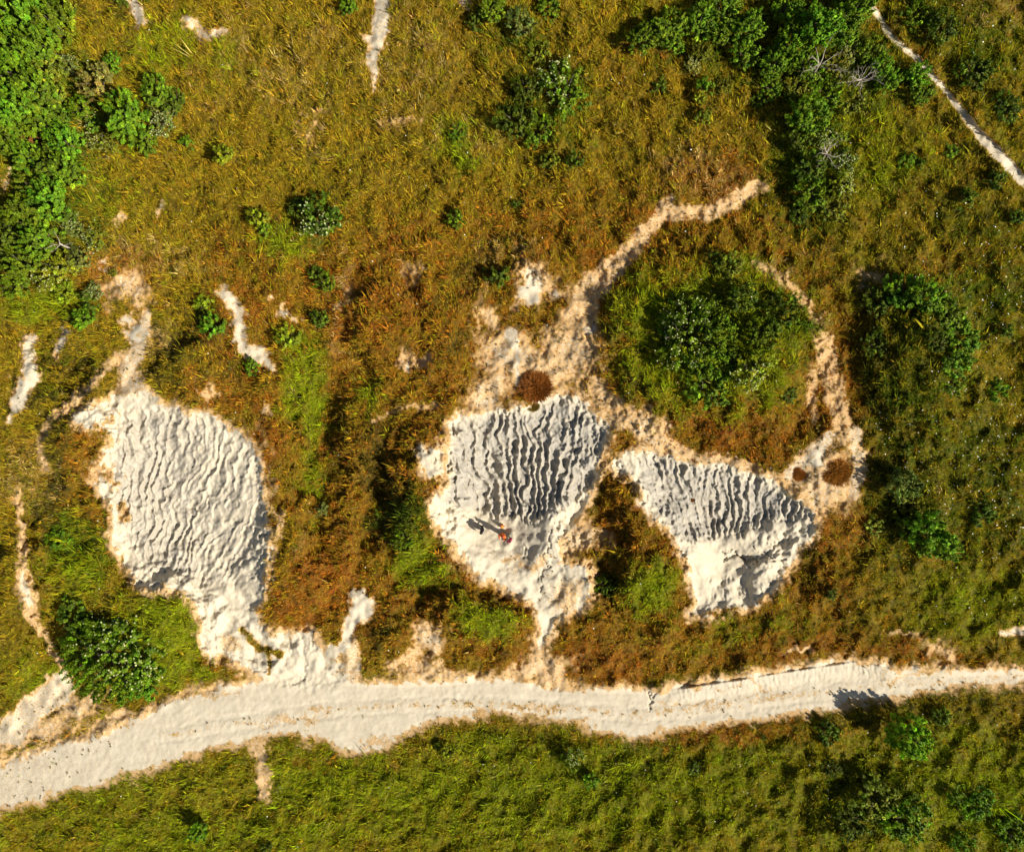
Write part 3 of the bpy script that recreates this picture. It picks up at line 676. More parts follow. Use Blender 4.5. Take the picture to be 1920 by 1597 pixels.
def tubes(paths, k=5):
    V_, F_ = [], []
    for path in paths:
        prev = None
        for i, (p, rad) in enumerate(path):
            p = Vector(p)
            q = Vector(path[min(i + 1, len(path) - 1)][0]) - Vector(path[max(i - 1, 0)][0])
            q = q.normalized() if q.length > 1e-6 else Vector((0, 0, 1))
            a = q.orthogonal().normalized(); b = q.cross(a)
            ring = []
            for j in range(k):
                t = j * 2 * math.pi / k
                ring.append(len(V_)); V_.append(p + (a * math.cos(t) + b * math.sin(t)) * rad)
            if prev:
                for j in range(k): F_.append((prev[j], prev[(j + 1) % k], ring[(j + 1) % k], ring[j]))
            else: F_.append(tuple(reversed(ring)))
            prev = ring
        F_.append(tuple(prev))
    return V_, F_
def stems_mesh(name, seed, n, hz, single=False):
    r = random.Random(seed); paths = []
    if single: paths.append([((0, 0, -.12), .085), ((.01, 0, .2 * hz), .07), ((.02, .02, .5 * hz), .05), ((0, .03, .8 * hz), .02)])
    for i in range(n):
        a = i * 6.283 / n + r.uniform(-.4, .4); R = r.uniform(.45, .8); z = r.uniform(.45, .85) * hz
        z0 = .28 * hz if single else -.1
        paths.append([((0, 0, z0) if single else (.10 * math.cos(a), .10 * math.sin(a), z0), .035), ((R * .45 * math.cos(a), R * .45 * math.sin(a), z0 + (z - z0) * .6), .024), ((R * math.cos(a + .2), R * math.sin(a + .2), z), .008)])
        paths.append([((R * .45 * math.cos(a), R * .45 * math.sin(a), z0 + (z - z0) * .6), .016), ((R * .8 * math.cos(a - .5), R * .8 * math.sin(a - .5), z * .9), .005)])
    vv, ff = tubes(paths)
    me = bpy.data.meshes.new(name); me.from_pydata([tuple(x) for x in vv], [], ff); me.update(); me.materials.append(MAT_BARK)
    return me
PROTO = {}
def proto(key, stems, single, name, **kw):
    lf, bl = crown_mesh('crown', **kw)
    lf.materials.append(LEAF['green'])
    PROTO.setdefault(key, []).append((lf, bl, stems_mesh('trunk' if single else 'stems', kw['seed'], stems, kw.get('hz', 1), single), name))
for i in range(4): proto('tree', 6, True, 'tree', seed=200 + i, sprays=120, leaves=44, hz=1.35, leaf=.115, spread=.17, lobes=7, gap=.3, up=.8)
for i in range(2): proto('ball', 7, True, 'tree', seed=220 + i, sprays=210, leaves=34, hz=1.75, leaf=.130, spread=.12, lobes=14, gap=.05, up=.6, fill=.25)
for i in range(4): proto('shrub', 7, False, 'shrub', seed=230 + i, sprays=85, leaves=44, hz=1.0, leaf=.125, spread=.19, lobes=5, gap=.45, up=.9)
for i in range(3): proto('blossom', 7, False, 'shrub', seed=240 + i, sprays=90, leaves=34, hz=.95, leaf=.115, spread=.19, lobes=5, gap=.35, up=.7, blossom=110)
for i in range(2): proto('bramble', 9, False, 'bramble', seed=250 + i, sprays=300, leaves=56, hz=.55, leaf=.056, spread=.10, lobes=12, gap=.2, up=.5, fill=.3, blossom=330)
for i in range(3): proto('small', 5, False, 'bush', seed=260 + i, sprays=44, leaves=30, hz=1.15, leaf=.22, spread=.25, lobes=4, gap=.35, up=1.0)
for i in range(2): proto('low', 6, False, 'scrub', seed=270 + i, sprays=90, leaves=30, hz=.55, leaf=.125, spread=.16, lobes=7, gap=.55, up=.8)

def tussock_mesh(seed, n=1500):
    r = np.random.default_rng(seed)
    a = r.uniform(0, 6.283, n); R = np.sqrt(r.random(n)) * .85
    x, y = R * np.cos(a), R * np.sin(a)
    z = .55 * (1 - R ** 2) * 1.0
    L = r.uniform(.25, .55, n); d = unit(np.stack([x * 1.0 + r.normal(0, .3, n), y + r.normal(0, .3, n), np.full(n, .75)], -1))
    w = r.uniform(.02, .04, n); s = unit(np.cross(d, np.array([0, 0, 1.0]) + r.normal(0, .2, (n, 3))))
    c = np.stack([x, y, z * .8], -1)
    pts = np.stack([c - s * w[:, None], c + s * w[:, None], c + d * L[:, None]], 1).reshape(-1, 3)
    tone = np.exp(r.normal(0, .28, n))
    return np_mesh('blades', pts, np.arange(len(pts)), 3, cols=np.repeat(np.stack([tone] * 3, -1), 3, 0))
TUSSOCK = tussock_mesh(3)
TUSSOCK.materials.append(LEAF['rust'])
def mound_core():
    V_, F_ = [(0, 0, .42)], []
    for i in range(1, 5):
        for j in range(16):
            a = j * 6.283 / 16; R = .85 * i / 4
            V_.append((R * math.cos(a), R * math.sin(a), .44 * (1 - (R / .87) ** 2) - .03))
    for j in range(16): F_.append((0, 1 + j, 1 + (j + 1) % 16))
    for i in range(3):
        for j in range(16):
            p = 1 + i * 16
            F_.append((p + j, p + 16 + j, p + 16 + (j + 1) % 16, p + (j + 1) % 16))
    me = bpy.data.meshes.new('root_mat'); me.from_pydata(V_, [], F_); me.update(); me.materials.append(LEAF['brown'])
    a = me.attributes.new('tint', 'FLOAT_COLOR', 'POINT'); a.data.foreach_set('color', [.8, .8, .8, 1] * len(V_))
    return me
CORE = mound_core()

count = {}
def place(me, parent, name, mat=None):
    o = bpy.data.objects.new(name, me); o.parent = parent; COL.objects.link(o)
    if mat:
        o.material_slots[0].link = 'OBJECT'; o.material_slots[0].material = mat
    return o
def plant(u, v, r, kind, leaf, label, group=None, hz=1.0, cat=None):
    """r = crown radius in photograph pixels; hz stretches the crown's height."""
    ps = PROTO[kind]; i = count.get(kind, 0); count[kind] = i + 1
    lf, bl, st, name = ps[i % len(ps)]
    R = r * PX * (.9 if group in (GW, GE) else 1.0)
    top = R * {'tree': 1.35, 'ball': 1.75, 'shrub': 1.0, 'blossom': .95, 'bramble': .55, 'small': 1.15, 'low': .55}[kind] * hz
    x, y, z = at(u, v, up=top * .6)
    root = empty(name, (x, y, z - .03))
    root.rotation_euler = (0, 0, random.uniform(0, 6.283))
    root.scale = (R * random.uniform(.93, 1.07), R * random.uniform(.93, 1.07), R * hz)
    tag(root, label, cat or {'tree': 'tree', 'shrub': 'shrub', 'bush': 'bush', 'bramble': 'bramble', 'scrub': 'scrub'}[name], group)
    place(lf, root, 'crown', LEAF[leaf])
    if bl: place(bl, root, 'blossom')
    place(st, root, st.name.split('.')[0])
    return root

GW, GE, GM, GA, GS = 'trees of the western thicket', 'trees of the thicket beside the footpath', 'bushes on the round mound', 'scrub of the horseshoe arc', 'lone bushes in the grass'
W = 'thicket at the upper left'; E = 'thicket beside the diagonal footpath'
PLANTS = [
 # western thicket, from the top edge down
 (38,22,48,'tree','bright','broad bright green tree in the top corner of the upper left wood',GW,1.2), (92,38,38,'tree','green','mid green tree next to the corner tree on the top edge',GW,1.2),
 (15,85,40,'tree','green','tree cut by the photo edge just below the corner tree',GW,1.2), (70,88,40,'tree','bright','bright green tree with long sprays below the corner pair, upper left thicket',GW,1.3),
 (118,20,26,'shrub','olive','olive scrubby shrub at the top edge between thicket and ditch',GW,.8), (122,68,28,'low','yellow','low yellow-green scrub on the east fringe of the upper left thicket',GW,1),
 (22,140,42,'tree','green','green tree at the photo edge level with the pale bush, upper left thicket',GW,1.2), (82,128,36,'shrub','olive','olive shrub with tawny twigs in the middle of the upper left thicket',GW,1),
 (118,118,24,'blossom','grey','small grey-green blossoming shrub beside the black gap, upper left thicket',GW,1), (62,170,40,'tree','bright','bright tree just west of the deep black gap, upper left thicket',GW,1.2),
 (178,152,34,'shrub','pale','feathery pale yellow-green bush standing out against the dark thicket',GW,1.1), (205,118,22,'shrub','bright','small bright bush touching the north-east side of the feathery pale bush',GW,1),
 (20,200,42,'tree','bright','tall bright tree at the photo edge beside a dark hollow, upper left thicket',GW,1.2), (98,178,28,'shrub','olive','brownish olive bush on the west lip of the black gap in the thicket',GW,.9),
 (60,218,38,'tree','green','mid green tree due south of the bright tree by the black gap',GW,1.2), (112,212,30,'shrub','dark','dark shrub with straw-coloured twigs in the thicket centre',GW,1),
 (150,200,24,'shrub','green','small green shrub south of the black gap in the upper left thicket',GW,1), (232,215,46,'tree','bright','large vivid green tree in the thicket arm reaching toward the meadow',GW,.95),
 (284,168,32,'shrub','bright','vivid shrub on the north side of the thicket arm',GW,1), (322,192,28,'shrub','dark','dark leafless-looking shrub at the tip of the thicket arm',GW,.9),
 (302,222,30,'blossom','grey','shrub thick with cream blossom at the end of the thicket arm',GW,1), (172,228,22,'blossom','green','small cream-flowered shrub in the shadow west of the vivid green tree',GW,1),
 (270,258,30,'shrub','green','green shrub on the south edge of the thicket arm',GW,.9), (192,262,28,'blossom','olive','olive flowering shrub where the thicket arm meets the grass',GW,.9),
 (52,258,26,'shrub','brown','withered brown-leaved bush among green trees of the thicket',GW,.9), (15,250,36,'tree','green','edge tree beside the withered brown bush',GW,1.2),
 (118,262,34,'tree','bright','yellowish bright tree on the east edge of the thicket below its arm',GW,1.2), (44,292,34,'tree','green','green tree just south of the withered brown bush',GW,1.2),
 (92,305,34,'tree','dark','shadowy tree in the narrow waist of the thicket',GW,1.2), (122,318,32,'tree','bright','bright tree on the straight east edge of the thicket waist',GW,1.3),
 (64,345,30,'shrub','olive','olive shrub beside the white bank at the photo edge',GW,1), (88,372,40,'tree','bright','full bright tree in the middle of the thicket south of its waist',GW,1.2),
 (45,402,36,'tree','green','green tree on the west side of the full bright tree',GW,1.2), (118,398,26,'shrub','dark','dark shrub against the straight east edge south of the waist',GW,1),
 (15,440,34,'tree','dark','dark tree cut by the photo edge above the blossom, lower thicket',GW,1.1), (68,448,40,'tree','bright','bright spreading tree beside the forked bare branch',GW,1.1),
 (135,425,24,'blossom','grey','cream-flowered shrub above the forked bare branch',GW,1), (172,448,26,'blossom','olive','flowering olive shrub on the grass margin of the lower thicket',GW,.9),
 (30,490,40,'tree','green','green edge tree in the lower thicket with dark south side',GW,1.1), (100,505,36,'blossom','yellow','widest cream-blossomed shrub in the lower thicket',GW,1),
 (148,490,30,'shrub','grey','grey twiggy shrub in the lower thicket next to the tan bare patch',GW,.9), (28,535,30,'shrub','green','shrub at the photo edge on the south end of the thicket',GW,.9),
 (120,545,24,'low','yellow','low yellow-green scrub at the southern end of the thicket',GW,1), (172,545,20,'blossom','grey','small pale-flowered bush bordering the tan trodden patch',GW,1),
 (152,598,22,'small','green','dark green bush on the slope under the thicket',GS,1.0), (165,565,16,'small','dark','small dark bush between the thicket and the white blob of chalk',GS,1.0),
 (350,268,13,'small','green','small green bush just off the thicket arm',GS,.8), (415,290,18,'small','yellow','lone yellow-green bush casting a dark shadow in the meadow',GS,1.2),
 # northern meadow
 (482,405,18,'small','yellow','yellow-green bush west of the dark flowering thicket bush',GS,1.2), (492,432,15,'small','green','little green bush at the foot of the yellow-green pair',GS,.9),
 (596,412,44,'blossom','dark','big dark green bush with cream flowers standing alone in the northern meadow',GS,.9), (560,385,22,'shrub','dark','dark reddish shrub leaning on the big cream-flowered bush',GS,.8),
 (608,530,22,'shrub','green','spiky green shrub beside the round white chalk spot',GS,1.0), (590,510,14,'small','dark','small dark shrub at the top of the spiky green one',GS,1.0),
 (855,410,16,'small','green','small bright-tipped bush in the brown middle of the meadow',GS,1.1), (965,380,9,'small','dark','tiny dark bush in brown grass north of the trodden ground',GS,1.1),
 (1030,302,18,'small','olive','olive bush with a black shadow, western of a pair',GS,1.2), (1078,300,14,'small','dark','narrow dark bush, eastern of a pair in the meadow',GS,1.4),
 (930,515,22,'small','dark','dark round bush beside the white scar above the trodden ground',GS,1.1), (1058,165,44,'blossom','green','grey-green bush dotted with white flowers in the northern scrub',GS,.8),
 (962,225,34,'low','dark','low dark scrub patch southwest of the white-dotted bush',GS,1.1), (1010,245,30,'low','green','low green scrub directly south of the white-dotted bush',GS,1.1), (985,165,24,'low','dark','low dark scrub between tall grasses west of the white-dotted bush',GS,1.2),
 (1005,95,24,'low','olive','olive scrub north of the white-dotted bush',GS,1.2), (920,20,28,'shrub','green','green shrub at the top edge west of a grey twiggy shrub',GS,.8), (975,40,24,'shrub','grey','grey twiggy shrub near the top edge of the meadow',GS,.8), (1035,10,24,'shrub','green','green shrub at the top edge north of the open meadow',GS,.8), (655,8,16,'small','green','bush at the top edge beside the white chalk streak',GS,1),
 (860,250,20,'low','bright','bright low patch of scrub in straw-coloured grass',GS,.8), (890,42,14,'small','dark','small dark tuft-like bush west of the grey twiggy shrub',GS,.9),
 # thicket by the footpath
 (1202,68,32,'tree','green','westernmost spreading tree of the '+E,GE,.9), (1252,48,36,'tree','green','second tree from the west end of the '+E,GE,1.0), (1262,78,22,'shrub','bright','bright shrub tucked south of the western trees, '+E,GE,.9),
 (1312,38,32,'tree','bright','bright tree on the top row of the footpath thicket',GE,1.0), (1355,18,34,'tree','bright','bright tree touching the top edge, western half of the footpath thicket',GE,1.0), (1352,62,28,'shrub','green','green shrub in the second row of the footpath thicket',GE,.9),
 (1400,48,34,'tree','bright','dense bright tree above a brown gap in the footpath thicket',GE,1.0), (1398,98,28,'shrub','bright','bright shrub on the inner bend of the footpath thicket',GE,1), (1318,95,22,'low','olive','olive scrub inside the bend of the footpath thicket',GE,1),
 (1300,122,16,'blossom','pale','pale flowering bush in the bend of the footpath thicket',GS,.9), (1322,162,16,'small','bright','bright little bush with a dark shadow below the pale flowering one',GS,1.1), (1312,182,13,'small','yellow','tiny yellow-green bush beside a long black shadow',GS,1.1), (1318,218,13,'small','olive','olive bush marking a round black shadow in the grass',GS,1.4),
 (1232,160,16,'small','dark','dark bush west of the tiny yellow-green one',GS,.9), (1355,160,18,'low','olive','low olive scrub east of the small bright bush',GS,1),
 (1475,15,32,'tree','green','tree at the top edge in the middle of the footpath thicket',GE,1.1), (1455,118,30,'tree','bright','bright tree along the diagonal black gap in the footpath thicket',GE,1.1), (1450,165,26,'shrub','bright','vivid shrub at the southern tip of the bright row by the black gap',GE,.9), (1420,190,16,'small','dark','small dark bush just off the vivid shrub',GE,.9),
 (1488,82,34,'tree','green','tree in the dark core of the footpath thicket',GE,1.3), (1540,42,38,'tree','bright','broad bright tree north of the sprawling dead tree',GE,1.3), (1578,58,32,'tree','bright','bright yellowish tree between dead tree and footpath head',GE,1.2),
 (1602,18,34,'tree','bright','bright tree beside the upper end of the footpath',GE,1.2), (1622,-8,30,'tree','bright','tree cut by the top edge where the footpath starts',GE,1.2), (1510,128,32,'shrub','green','green shrub hemming the dead tree on its west side',GE,1), (1568,118,28,'shrub','olive','olive shrub between the two dead trees',GE,.8),
 (1592,98,22,'blossom','pale','pale flowering shrub north of the second dead tree',GE,.8), (1632,90,28,'shrub','green','green shrub following the footpath edge, upper part',GE,1), (1650,120,24,'shrub','bright','bright shrub following the footpath edge, middle part',GE,1), (1668,152,24,'shrub','bright','bright shrub on the west rim of the round black hollow',GE,1.2), (1718,140,28,'shrub','bright','bright shrub between the round black hollow and the footpath',GE,1.2), (1730,172,22,'shrub','green','last shrub of the row beside the footpath',GE,1),
 (1492,170,30,'shrub','olive','olive shrub on the south side of the thicket core',GE,.8), (1545,175,32,'low','green','low green scrub south of the dead trees',GE,1.1), (1600,190,30,'low','olive','low olive scrub in the clearing east of the southern thicket arm',GE,1),
 (1515,222,42,'tree','green','dark-edged tree at the head of the southern arm of the footpath thicket',GE,1.1), (1555,250,30,'blossom','green','white-dotted shrub on the east of the southern thicket arm',GE,.9), (1495,262,28,'shrub','dark','dark shrub overhanging the orange bank',GE,1.1), (1525,310,36,'shrub','dark','dark bush with bare grey twigs in the southern thicket arm',GE,.9), (1578,300,26,'blossom','dark','dark flowering bush east of the bare grey twigs',GE,.9),
 (1585,345,28,'blossom','yellow','yellow-green flowering bush at the east of the southern thicket arm',GE,.9), (1520,362,36,'shrub','green','green bush low in the southern thicket arm by the orange bank',GE,1), (1560,388,28,'low','olive','olive scrub at the south tip of the southern thicket arm',GE,1), (1500,400,22,'low','dark','dark low scrub below the orange bank',GE,1),
 (1700,300,14,'small','green','green bush with a dark twin shadow in the clearing by the footpath',GS,1.1), (1724,308,10,'small','dark','tiny dark bush beside the one with the twin shadow',GS,1.1), (1782,284,14,'small','green','bush near the widest part of the footpath',GS,.9), (1868,338,15,'small','dark','dark bush beside the lower footpath',GS,1.2), (1812,372,17,'small','dark','dark bush in the flowery meadow south of the footpath',GS,1.1), (1908,408,14,'small','dark','dark bush at the photo edge south of the footpath',GS,1.1), (1690,150,0,'small','dark','',None,1),
 (1720,25,28,'low','green','low green scrub across the footpath near the top edge',GS,1.2), (1770,50,30,'low','dark','dark scrub beyond the footpath',GS,1.1), (1830,130,34,'low','dark','dark scrub patch in the corner meadow beyond the footpath',GS,1.1), (1890,200,26,'low','dark','dark low scrub by the photo edge beyond the footpath',GS,1),
 # round mound
 (1302,628,66,'bramble','green','wide pale-flowering bramble covering the middle of the round mound',GM,1.5), (1388,555,28,'shrub','dark','dark shrub north-east of the pale bramble on the mound',GM,1.1), (1372,500,26,'shrub','olive','olive shrub near the north rim of the round mound',GM,.9), (1345,482,13,'small','dark','small dark bush at the north rim of the round mound',GM,1),
 (1415,690,34,'blossom','yellow','cream-flowered bush on the south-east of the round mound',GM,1), (1370,675,26,'shrub','dark','dark shrub standing in for shade between the pale bramble and the cream-flowered bush',GM,1), (1465,592,36,'low','dark','dark sprawling scrub on the east of the round mound',GM,1.4), (1425,625,28,'low','green','green scrub in the saddle east of the pale bramble',GM,1.4), (1518,612,14,'small','green','small bush on the sandy eastern rim of the mound',GM,1.1), (1330,720,40,'low','bright','bright low scrub on the southern foot of the mound',GM,1), (1255,600,30,'low','bright','bright low scrub on the west of the pale bramble',GM,1), (1478,738,16,'small','dark','dark small bush near the south-east rim of the mound',GM,.9), (1340,590,34,'low','bright','bright scrub north of the pale bramble',GM,1),  # dark shrub beside the bramble is added in place of a cast shadow
 # horseshoe of scrub
 (1645,565,26,'shrub','dark','dark bush at the west end of the horseshoe of scrub',GA,.8), (1690,552,32,'shrub','green','green bush on the north side of the horseshoe of scrub',GA,.8), (1738,560,32,'shrub','green','second green bush along the north of the horseshoe',GA,.8), (1778,590,34,'shrub','green','bush at the outer corner of the horseshoe of scrub',GA,.8), (1802,632,32,'shrub','green','bush on the east flank of the horseshoe of scrub',GA,.8), (1752,640,22,'shrub','dark','dark bush inside the horseshoe beside a black shadow',GA,.9), (1790,678,30,'shrub','green','bush low on the east flank of the horseshoe',GA,.8), (1785,720,24,'low','green','low scrub at the south tip of the horseshoe',GA,1.1), (1640,640,24,'low','dark','dark low scrub on the west flank inside the horseshoe',GA,1.2),
 (1868,732,18,'small','green','lone green bush east of the horseshoe of scrub',GS,1.2), (1885,620,14,'small','dark','dark bush at the photo edge beside the horseshoe',GS,.9),
 # east of the chalk
 (1690,905,34,'shrub','grey','grey-green spreading bush with the tall shadow beside the trodden chalk',GS,1.5), (1702,948,30,'low','olive','olive scrub joining the two eastern bushes',GS,1.4), (1742,1000,40,'shrub','bright','bright bush wrapped round a black hollow in the eastern meadow',GS,1.3), (1712,985,26,'shrub','dark','dark bush standing in for shade on the west side of the black hollow',GS,1.4), (1775,1030,26,'shrub','green','green bush on the south-east of the black hollow',GS,1.2), (1640,985,20,'small','olive','olive bush on the sandy ground between pit and eastern bushes',GS,.9), (1842,962,22,'small','dark','dark bush in the flowery eastern meadow',GS,1.0), (1700,840,12,'small','dark','tiny dark bush north of the grey-green spreading bush',GS,.9), (1560,1115,11,'small','dark','small black-shadowed bush south-east of the fluted grey pit',GS,.8),  # dark bush west of the hollow is added to stand for shadow
 # south of the track
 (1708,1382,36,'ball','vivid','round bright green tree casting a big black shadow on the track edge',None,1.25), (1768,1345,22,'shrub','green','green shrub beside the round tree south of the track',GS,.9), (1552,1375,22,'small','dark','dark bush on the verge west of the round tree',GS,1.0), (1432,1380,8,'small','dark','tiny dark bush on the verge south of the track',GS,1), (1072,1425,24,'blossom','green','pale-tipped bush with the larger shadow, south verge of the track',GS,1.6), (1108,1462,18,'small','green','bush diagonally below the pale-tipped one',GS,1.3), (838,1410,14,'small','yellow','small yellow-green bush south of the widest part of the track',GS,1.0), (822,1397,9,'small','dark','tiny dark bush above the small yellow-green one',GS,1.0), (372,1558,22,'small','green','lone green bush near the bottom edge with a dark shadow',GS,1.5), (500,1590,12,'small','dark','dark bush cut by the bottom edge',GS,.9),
 (1640,1495,44,'low','olive','olive scrub on the hump near the bottom edge',GS,1.0), (1700,1540,46,'low','green','green scrub on the south flank of the bottom hump',GS,1.0), (1600,1545,36,'low','dark','dark scrub on the west flank of the bottom hump',GS,1), (1795,1490,20,'small','bright','bright bush with a black shadow east of the bottom hump',GS,1.2), (1835,1510,32,'low','bright','bright low scrub in the bottom corner meadow',GS,1), (1805,1580,24,'shrub','green','green shrub at the bottom edge in the corner meadow',GS,1.1), (1895,1560,34,'low','green','green scrub in the very bottom corner',GS,1.1), (1560,1440,20,'low','dark','dark low patch of scrub between round tree and bottom hump',GS,1), (1300,1440,14,'small','dark','dark bush in the grass south of the chalk track bend',GS,.9),
 (205,1225,84,'bramble','green','big dense bramble south of the widest chalk pit',None,1.3), (130,1150,34,'shrub','dark','dark tall-stemmed shrub at the north end of the big bramble',GS,.9), (165,1175,30,'shrub','dark','dark shrub wedged between tall shrub and big bramble',GS,.9), (265,1285,34,'low','bright','bright green edge growth on the track side of the big bramble',GS,.9),
 (398,612,20,'small','bright','spiky bright bush in the brown hollow beside the thin chalk scar',GS,1.0), (383,570,18,'small','yellow','yellow-green bush uphill of the spiky bright one',GS,.8), (385,600,14,'small','dark','dark bush between the two bright ones in the brown hollow',GS,1), (470,688,14,'small','green','green bush in the crook of the thin chalk scar',GS,.8), (600,955,14,'small','grey','grey-green bush on the green strip between two pits',GS,.9), (212,512,8,'small','olive','single olive bush in the middle of the tan trodden patch',GS,.9), (540,632,20,'small','yellow','yellow-green tuft-like bush below the round white chalk spot',GS,.7), (600,600,20,'shrub','dark','dark scrubby bush south of the spiky green shrub',GS,.9), (1135,1095,24,'low','dark','dark scrub in the hollow between the two gullied pits',GS,1.4), (760,1010,22,'low','green','green scrub in the hollow beside the walkers pit',GS,1), (110,1010,26,'low','green','green scrub on the outer slope of the widest pit',GS,1), (225,5,14,'small','dark','dark bush in the ditch at the top edge',GS,1),
]
for p in PLANTS:
    u, v, r_, kind, leaf, label, grp = p[:7]
    if r_ < 1: continue
    plant(u, v, r_, kind, leaf, label, grp, p[7] if len(p) > 7 else 1.0)

for (u, v, r_, mat, lab) in ((1005, 725, 27, 'rust', 'rust-brown dome of dead stems on the lip of the walkers pit'), (1570, 885, 24, 'rust', 'tawny grassy hummock ringed by trodden chalk'), (1300, 937, 5, 'rust', 'small brown tussock on the fluted face of the grey pit'), (1000, 760, 11, 'brown', 'withered brown tussock hanging over the rim of the walkers pit'), (1500, 888, 13, 'rust', 'small rusty tussock on the trodden chalk')):
    x, y, z = at(u, v, up=.3)
    t = empty('tussock', (x, y, z - .05)); R = r_ * PX
    t.scale = (R, R, R * .8); t.rotation_euler = (0, 0, random.uniform(0, 6))
    tag(t, lab, 'tussock', 'dry tussocks by the chalk')
    place(TUSSOCK, t, 'blades', LEAF[mat]); place(CORE, t, 'root_mat')

def dead_tree(u, v, r_, ht, seed, label, n=11, curl=.3):
    r = random.Random(seed); x, y, z = at(u, v, up=ht * .6); R = r_ * PX
    root = empty('dead_tree', (x, y, z)); tag(root, label, 'dead tree', 'bare dead trees')
    vv, ff = tubes([[((0, 0, -.15), .09), ((.03, 0, ht * .35), .075), ((0, .04, ht * .62), .055)]], 7)
    mesh_obj('trunk', vv, ff, MAT_DEAD, root)
    P_ = []
    def branch(p, d, ln, rad, lev):
        pts = [(p, rad)]; q = p
        for i in range(4):
            d = (d + Vector((r.uniform(-1, 1), r.uniform(-1, 1), r.uniform(-.6, .5))) * curl).normalized()
            q = q + d * ln / 4; pts.append((q, rad * (1 - .2 * (i + 1))))
            if lev < 2 and i > 0 and r.random() < .8:
                branch(q, (d + Vector((r.uniform(-1, 1), r.uniform(-1, 1), r.uniform(-.2, .5)))).normalized(), ln * r.uniform(.35, .6), rad * .5, lev + 1)
        P_.append(pts)
    for i in range(n):
        a = i * 6.283 / n + r.uniform(-.3, .3)
        branch(Vector((0, .03, ht * r.uniform(.45, .62))), Vector((math.cos(a), math.sin(a), r.uniform(.25, .9))).normalized(), R * r.uniform(.8, 1.25), .035, 0)
    vv, ff = tubes(P_, 4)
    mesh_obj('branches', vv, ff, MAT_DEAD, root)
dead_tree(1537, 122, 30, 2.6, 1, 'sprawling bare dead tree with long pale branches in the thicket', 9, .22)
dead_tree(1615, 150, 22, 2.2, 2, 'smaller dead tree with curled tawny twigs near the black hollow', 14, .45)
dead_tree(1550, 288, 20, 1.7, 3, 'bare grey twiggy bush dead among dark shrubs of the southern arm', 12, .4)
dead_tree(112, 458, 18, 2.1, 4, 'forked bare white branch sticking out of the lower western thicket', 4, .15)

# ------------------------------------------------------------------ the walkers
def plain(name, col, rough=.8, var=.25, scale=14):
    m, nt, b = new_mat(name)
    n = nt.nodes.new('ShaderNodeTexNoise'); n.inputs['Scale'].default_value = scale
    r = nt.nodes.new('ShaderNodeValToRGB')
    r.color_ramp.elements[0].color = (*[c * (1 - var) for c in col], 1); r.color_ramp.elements[1].color = (*[min(1, c * (1 + var)) for c in col], 1)
    nt.links.new(n.outputs['Fac'], r.inputs['Fac']); nt.links.new(r.outputs[0], b.inputs['Base Color'])
    b.inputs['Roughness'].default_value = rough
    return m
SKIN, EYE = plain('skin', (.55, .33, .23), .6, .06), plain('eye_dark', (.02, .015, .01), .3, .1)
def skin_mesh(name, chains, mat, parent, sub=1):
    """chains: [(start key or None, [(key, (x,y,z), (rx, ry)), ...])] grown with a Skin modifier from one root."""
    keys, vv, ee, rr = {}, [], [], []
    for start, pts in chains:
        prev = keys[start] if start else None
        for k, p, rad in pts:
            keys[k] = len(vv); vv.append(p); rr.append(rad)
            if prev is not None: ee.append((prev, keys[k]))
            prev = keys[k]
    me = bpy.data.meshes.new(name); me.from_pydata(vv, ee, []); me.update()
    o = bpy.data.objects.new(name, me); COL.objects.link(o); o.parent = parent
    md = o.modifiers.new('skin', 'SKIN'); md.use_smooth_shade = True
    lay = me.skin_vertices[0] if me.skin_vertices else None
    if lay is None:
        import bmesh as _b
        bm = _b.new(); bm.from_mesh(me); bm.verts.layers.skin.verify(); bm.to_mesh(me); bm.free(); lay = me.skin_vertices[0]
    for i, d in enumerate(lay.data):
        d.radius = rr[i]; d.use_root = (i == 0)
    s = o.modifiers.new('smooth', 'SUBSURF'); s.levels = sub; s.render_levels = sub
    me.materials.append(mat)
    return o
def lump(name, c, r3, mat, parent, seg=14, rings=9, cut=-1.0):
    V_, F_ = [], []
    for i in range(rings + 1):
        t = math.pi * i / rings
        for j in range(seg):
            a = 2 * math.pi * j / seg
            V_.append((c[0] + r3[0] * math.sin(t) * math.cos(a), c[1] + r3[1] * math.sin(t) * math.sin(a), c[2] + r3[2] * max(cut, math.cos(t))))
    for i in range(rings):
        for j in range(seg):
            F_.append((i * seg + j, (i + 1) * seg + j, (i + 1) * seg + (j + 1) % seg, i * seg + (j + 1) % seg))
    return mesh_obj(name, V_, F_, mat, parent)

